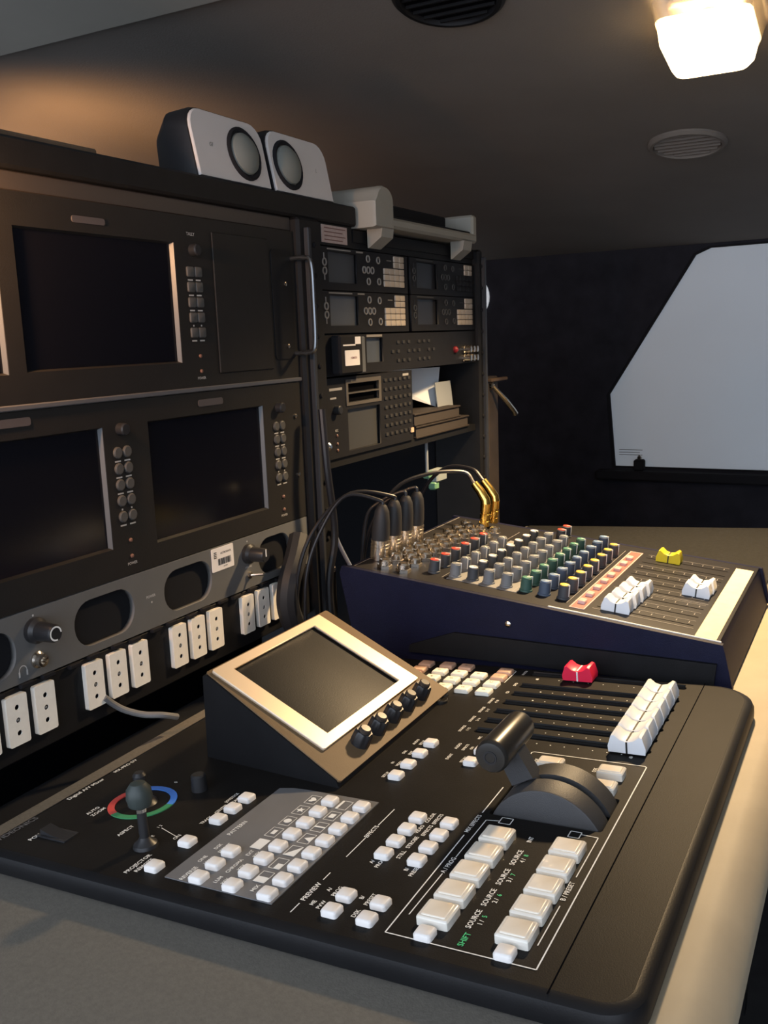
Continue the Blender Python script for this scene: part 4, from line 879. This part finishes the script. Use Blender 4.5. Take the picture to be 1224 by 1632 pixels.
b = nb(); bbox(b, 0.0062, 0.0084, -QL - 0.001, -0.20, 0.0003, 0.0018, 0.0004); X.part('edge_trim', b, mat('pale_trim', (0.72, 0.72, 0.74), 0.35))
b = nb(); bbox(b, 0.0055, MW - 0.0055, -QL, -0.003, 0.0, 0.0012, 0.0004); X.part('face_panel', b, m_mface)
b = nb(); L = [(-0.335, zf0 + 0.003), (-0.335, -0.015), (-0.12, -0.047), (-0.09, zb0 + 0.022)]   # lower skirt plate seen under the cheek
P = [(-QL - 0.001, zf0 + 0.003), (-QL - 0.001, -0.0145), (-0.118, -0.0385), (-0.075, -0.060), (-0.075, zf0 - 0.03)]
P = [(y, max(z, zf0 + (zb0 - zf0) * (y - yf0) / (yb0 - yf0) + 0.001)) for y, z in P]
loft(b, [[(-0.0035, y, z) for y, z in P], [(0.0001, y, z) for y, z in P]]); X.part('skirt_plate', b, m_blk, smooth=False)
Zf = 0.0012
b = nb(); box(b, 0.026, 0.197, -0.1645, -0.0945, Zf, Zf + 0.0004); X.part('grey_band', b, m_mgrey, smooth=False)
b = nb(); box(b, 0.0175, 0.238, -0.2285, -0.2170, Zf, Zf + 0.0006); mb2 = X.part('mute_bar', b, m_pinkbar, smooth=False)
b = plate(nb(), rect(0.0165, 0.239, -0.2295, -0.2160), [rect(0.0175, 0.238, -0.2285, -0.2170)], Zf, Zf + 0.0007); X.part('mute_bar_outline', b, m_pinkbtn, mb2, smooth=False)
mbt = nb(); rpad(mbt, 0, 0, 0.010, 0.0068, 0.001, 0, 0.0030, 0.0006, 0.0008, 2); mbt = mesh('mute_button', mbt, m_pinkbtn)
CH = [0.0345 + 0.0245 * i for i in range(8)]
for x in CH: X.put('mute_button', mbt, x, -0.2228, Zf + 0.0006)
b = nb(); box(b, 0.0092, 0.245, -0.3405, -0.3235, Zf, Zf + 0.0004); X.part('masking_tape', b, m_tape, smooth=False)
def knob_kind(name, body, cap, h_=0.0125):
    kb_ = mesh(name, lathe(nb(), [(0.0062, 0), (0.0060, 0.0015), (0.0054, 0.002), (0.0050, h_ - 0.0006), (0.0044, h_)], 18), body)
    kc_ = mesh('knob_cap', lathe(nb(), [(0.0043, h_ - 0.0002), (0.0041, h_ + 0.0006), (0.0030, h_ + 0.0008)], 18), cap)
    b = nb(); box(b, -0.0004, 0.0004, -0.0056, 0.0, 0.003, h_ + 0.0010); kp_ = mesh('pointer', b, m_cwht if cap is not m_cwht else m_kprint)
    return kb_, kc_, kp_
kk = {'R': knob_kind('gain_knob', m_kdark, m_cred), 'G': knob_kind('eq_knob', m_kgrey, m_kgrey), 'W': knob_kind('eq_knob', m_kdark, m_cwht), 'N': knob_kind('aux_knob', m_kgreen, m_cgrn), 'B': knob_kind('aux_knob', m_kblue, m_cblu), 'Y': knob_kind('pan_knob', m_kdark, m_cyel)}
def aknob(k, x, q, ang=0.0):
    o = X.put(kk[k][0].name.split('.')[0], kk[k][0], x, -q, Zf, rot=(0, 0, ang)); put('knob_cap', kk[k][1], o); put('pointer', kk[k][2], o)
random.seed(5)
for i in range(6):
    for k, q in (('R', 0.0765), ('G', 0.0985), ('W', 0.1165), ('G', 0.1325), ('G', 0.1500)): aknob(k, CH[i] + 0.003, q, random.uniform(-0.9, 0.9))
for i in range(8):
    for k, q in (('N', 0.1690), ('B', 0.1865), ('Y', 0.2045)): aknob(k, CH[i] + 0.003, q, random.uniform(-0.7, 0.7))
for i in (6, 7):
    for k, q in (('W', 0.1165), ('G', 0.1325), ('G', 0.1500)): aknob(k, CH[i] + 0.003, q, random.uniform(-0.7, 0.7))
aknob('R', 0.2350, 0.139); aknob('R', 0.2550, 0.139); aknob('B', 0.2350, 0.1865)
hexj = nb(); lathe(hexj, [(0.0074, 0), (0.0074, 0.0030), (0.0066, 0.0036)], 6); lathe(hexj, [(0.0060, 0.0034), (0.0058, 0.0072), (0.0046, 0.0088), (0.0030, 0.0088), (0.0028, 0.004)], 14); hexj = mesh('jack_socket', hexj, m_nickel)
for i in range(9):
    for q in (0.0320, 0.0520): X.put('jack_socket', hexj, 0.0205 + 0.0245 * i, -q, Zf)
for i in (1, 2, 3, 4, 5, 6, 7): X.put('jack_socket', hexj, 0.0330 + 0.0245 * i, -0.0420, Zf)
for i in (6, 7): X.put('jack_socket', hexj, CH[i] + 0.005, -0.0700, Zf)
pw = nb()
for i, x in enumerate(CH + [0.2255]):
    line(pw, x, -0.3180, x, -0.2360, 0.0011, Zf + 0.0002)
fs = X.part('fader_slots', pw, m_void, smooth=False)
pw = nb()
for i, x in enumerate(CH[:7] + [0.2255]):
    for k in range(8): line(pw, x + 0.004, -0.240 - 0.0105 * k, x + 0.0085, -0.240 - 0.0105 * k, 0.0006, Zf + 0.0004)
    line(pw, x + 0.0120, -0.3180, x + 0.0120, -0.2360, 0.0004, Zf + 0.0004)
for q in (0.0900, 0.1600, 0.2110): line(pw, 0.026, -q, 0.238, -q, 0.0004, Zf + 0.0005)
line(pw, 0.0075, -0.006, 0.260, -0.006, 0.0006, Zf + 0.0004)
for x in (CH[0], CH[3]): line(pw, x - 0.008, -0.3195, x - 0.008, -0.2340, 0.0005, Zf + 0.0004)
X.part('panel_lettering', pw, mat('mixer_print', (0.34, 0.32, 0.31), 0.6), smooth=False)
cm = {'w': cap_mesh('fader_cap', 0.0072, m_white), 'y': cap_mesh('fader_cap', 0.0072, m_yel)}
cl2 = cap_line(0.0072, m_cap_line)
for k, x, q in (('w', CH[0], 0.2535), ('w', CH[0] + 0.0215, 0.2545), ('w', CH[0] + 0.0430, 0.2555), ('w', CH[0] + 0.0645, 0.2565), ('w', CH[0] + 0.0905, 0.3050), ('w', CH[0] + 0.1095, 0.3060), ('y', 0.2270, 0.2590)):
    o = X.put('fader_cap', cm[k], x, -q, Zf, label='yellow fader cap' if k == 'y' else None); put('cap_line', cl2, o)

# XLR plugs and jack plugs standing in the mixer
def mw(x, q, z): return MA + Vector((0, x, 0)) + me_ * q + mn * z
for i, (x, q) in enumerate(((0.044, 0.0135), (0.070, 0.0135), (0.096, 0.0135), (0.122, 0.0135))):
    lab = ['silver and black microphone plug nearest the mixer corner post', 'second silver and black microphone plug in the mixer row', 'third silver and black microphone plug in the mixer row', 'silver and black microphone plug at the jack-socket end of the row'][i]
    p0 = mw(x, q, Zf + 0.0004); Mx = Matrix((Vector((0, 1, 0)), -me_, mn)).transposed().to_4x4(); Mx.translation = p0 + Vector((0, 0, CZ))
    t = thing('microphone_plug', lab, 'plug', Mx, 'microphone plugs standing in the mixer')
    b = nb(); lathe(b, [(0.0095, 0), (0.0095, 0.0125), (0.0088, 0.0129), (0.0088, 0.0139), (0.0095, 0.0143), (0.0095, 0.0160), (0.0088, 0.0164), (0.0088, 0.0174), (0.0094, 0.0178), (0.0094, 0.0200)], 22); put('metal_shell', mesh('metal_shell', b, m_nickel), t)
    b = nb(); lathe(b, [(0.0088, 0.020), (0.0091, 0.026), (0.0085, 0.038), (0.0072, 0.048), (0.0048, 0.0535), (0.0036, 0.055)], 20); put('rubber_boot', mesh('rubber_boot', b, m_rubber), t)
    def tl(P): d = P - p0; return (d.y, d.dot(-me_), d.dot(mn))
    e1, e2 = -0.462 - 0.008 * i, 0.742 - 0.003 * (i % 2)
    if i < 2: path = [(0, 0, 0.053), (-0.001, 0.003, 0.059), tl(Vector((-0.458 - 0.003 * i, 0.745 + x * 0.55, -0.150))), tl(Vector((e1 - 0.012, e2 + x * 0.15, -0.178))), tl(Vector((e1 - 0.024, e2 - 0.008, -0.225))), tl(Vector((e1 - 0.028, e2 - 0.010, -0.305)))]
    else: path = [(0, 0, 0.053), (0, 0.004, 0.059), tl(p0 + Vector((-0.022, -0.006, 0.048))), tl(p0 + Vector((-0.036, -0.012, 0.03))), tl(p0 + Vector((-0.042, -0.016, -0.03))), tl(p0 + Vector((-0.042, -0.016, -0.09)))]
    b = nb(); tube(b, smooth_path(path, 6), 0.0019, 10); put('cable', mesh('cable', b, m_cable), t)
for i, (x, q) in enumerate(((0.2185, 0.054), (0.2410, 0.056))):
    p0 = mw(x, q, Zf + 0.006); Mx = Matrix((Vector((0, 1, 0)), -me_, mn)).transposed().to_4x4(); Mx.translation = p0 + Vector((0, 0, CZ))
    t = thing('jack_plug', ['gold bent jack plug standing in the mixer beside the silver sockets', 'gold bent jack plug standing at the far edge of the mixer sockets'][i], 'plug', Mx, 'gold jack plugs')
    b = nb(); lathe(b, [(0.0058, 0), (0.0058, 0.006), (0.0050, 0.0065), (0.0050, 0.0085), (0.0058, 0.009), (0.0058, 0.014), (0.0050, 0.0145), (0.0050, 0.0165), (0.0058, 0.017), (0.0058, 0.026)], 18); put('barrel', mesh('barrel', b, m_brass), t)
    b = nb(); tube(b, [(0, 0, 0.024), (0, 0.001, 0.030), (0, 0.008, 0.039), (0, 0.016, 0.047)], 0.005, 14, radii=[0.0057, 0.0056, 0.0050, 0.0044]); put('bent_tail', mesh('bent_tail', b, m_brass), t)
    if i == 0: pa = [(0, 0.016, 0.047), (0, 0.030, 0.058), (-0.03, 0.06, 0.056), (-0.06, 0.085, 0.040), (-0.08, 0.105, -0.01), (-0.08, 0.112, -0.085)]
    else: pa = [(0, 0.016, 0.047), (0.004, 0.034, 0.058), (0.006, 0.07, 0.052), (0.006, 0.098, 0.01), (0.006, 0.107, -0.085)]
    b = nb(); tube(b, smooth_path(pa, 6), 0.0022, 8); put('cable', mesh('cable', b, m_cable), t)

# cables on the desk behind the video console
def desk_tube(name, pts, r, material, label):
    return eye_tube(name, [cw(*p) for p in pts], r, material, label, 'cable')
eye_tube('power_cable', [(-0.5255, 0.500, -0.268), (-0.5245, 0.508, -0.2765), (-0.520, 0.516, -0.284), (-0.511, 0.526, -0.290), (-0.499, 0.534, -0.2915), (-0.496, 0.548, -0.298)], 0.0026, m_cableg, 'grey power cable drooping from the socket strip behind the video console', 'cable')
eye_tube('lead', [(-0.50, 0.885, -0.285), (-0.505, 0.86, -0.255), (-0.52, 0.85, -0.215), (-0.515, 0.84, -0.195)], 0.0022, mat('lead_blue', (0.16, 0.18, 0.24), 0.4), 'thin bluish lead beside the middle rack post', 'cable')

# clip lamp at the end of the shelf, and a reflector lamp on the back of the rack
def aim(o, d): o.rotation_euler = Vector(d).to_track_quat('-Z', 'Y').to_euler()
t = thing('clip_lamp', 'small lit warm clip lamp on the end of the rack shelf', 'lamp', Matrix.Translation((-0.54, 0.325, CZ + 0.142)))
b = nb(); bbox(b, -0.03, 0.018, -0.012, 0.012, 0.0002, 0.006, 0.001); put('clamp', mesh('clamp', b, m_blk), t)
b = nb(); tube(b, smooth_path([(0.0, 0, 0.005), (0.010, 0, 0.016), (0.036, 0, 0.010), (0.046, 0, -0.020)], 5), 0.003, 8); put('neck', mesh('neck', b, m_blk), t)
D1 = Vector((-0.05, 0.12, -0.05)).normalized(); Q1 = D1.to_track_quat('Z', 'Y').to_euler()
b = nb(); lathe(b, [(0.006, -0.022), (0.016, -0.008), (0.024, 0.012), (0.0232, 0.012), (0.015, -0.007), (0.005, -0.020)], 20); put('lamp_shade', mesh('lamp_shade', b, m_blk), t, (0.050, 0, -0.035), Q1)
b = nb(); lathe(b, [(0.004, -0.018), (0.011, -0.006), (0.012, 0.002), (0.008, 0.008), (0.002, 0.010)], 16); put('bulb', mesh('bulb', b, mat('clip_bulb', (1, .85, .6), .4, emit=(1.0, 0.62, 0.28), estr=5.0)), t, (0.050, 0, -0.035), Q1)
ld = bpy.data.lights.new('clip_lamp_light', 'SPOT'); ld.energy = CLIP_W; ld.color = (1.0, 0.52, 0.22); ld.shadow_soft_size = 0.012; ld.spot_size = math.radians(120); ld.spot_blend = 0.9
lo = bpy.data.objects.new('clip_lamp_light', ld); col.objects.link(lo); lo.parent = t; lo.location = Vector((0.050, 0, -0.035)) + D1 * 0.016; aim(lo, D1)
t = thing('reflector_lamp', 'lit warm reflector lamp on a bracket behind the rack shelf', 'lamp', Matrix.Translation((-0.90, 0.975, CZ + 0.105)))
b = nb(); bbox(b, -0.21, 0.0, -0.02, 0.02, -0.012, -0.002, 0.002); put('bracket', mesh('bracket', b, m_blk), t)
D2 = Vector((-0.25, 0.88, 0.36)).normalized(); Q2 = D2.to_track_quat('Z', 'Y').to_euler()
b = nb(); tube(b, [(-0.19, 0, -0.004), (-0.19, -0.01, 0.045)], 0.005, 10); put('stem', mesh('stem', b, m_blk), t)
b = nb(); lathe(b, [(0.010, -0.030), (0.028, -0.010), (0.040, 0.020), (0.039, 0.020), (0.027, -0.009), (0.009, -0.028)], 24); put('reflector', mesh('reflector', b, m_nickel), t, (-0.19, 0, 0.060), Q2)
b = nb(); lathe(b, [(0.006, -0.026), (0.016, -0.010), (0.019, 0.002), (0.013, 0.012), (0.003, 0.016)], 18); put('bulb', mesh('bulb', b, MATS['clip_bulb']), t, (-0.19, 0, 0.060), Q2)
ld = bpy.data.lights.new('reflector_lamp_light', 'SPOT'); ld.energy = REAR_W; ld.color = (1.0, 0.50, 0.20); ld.shadow_soft_size = 0.02; ld.spot_size = math.radians(170); ld.spot_blend = 1.0
lo = bpy.data.objects.new('reflector_lamp_light', ld); col.objects.link(lo); lo.parent = t; lo.location = Vector((-0.19, 0, 0.060)) + D2 * 0.024; aim(lo, D2)
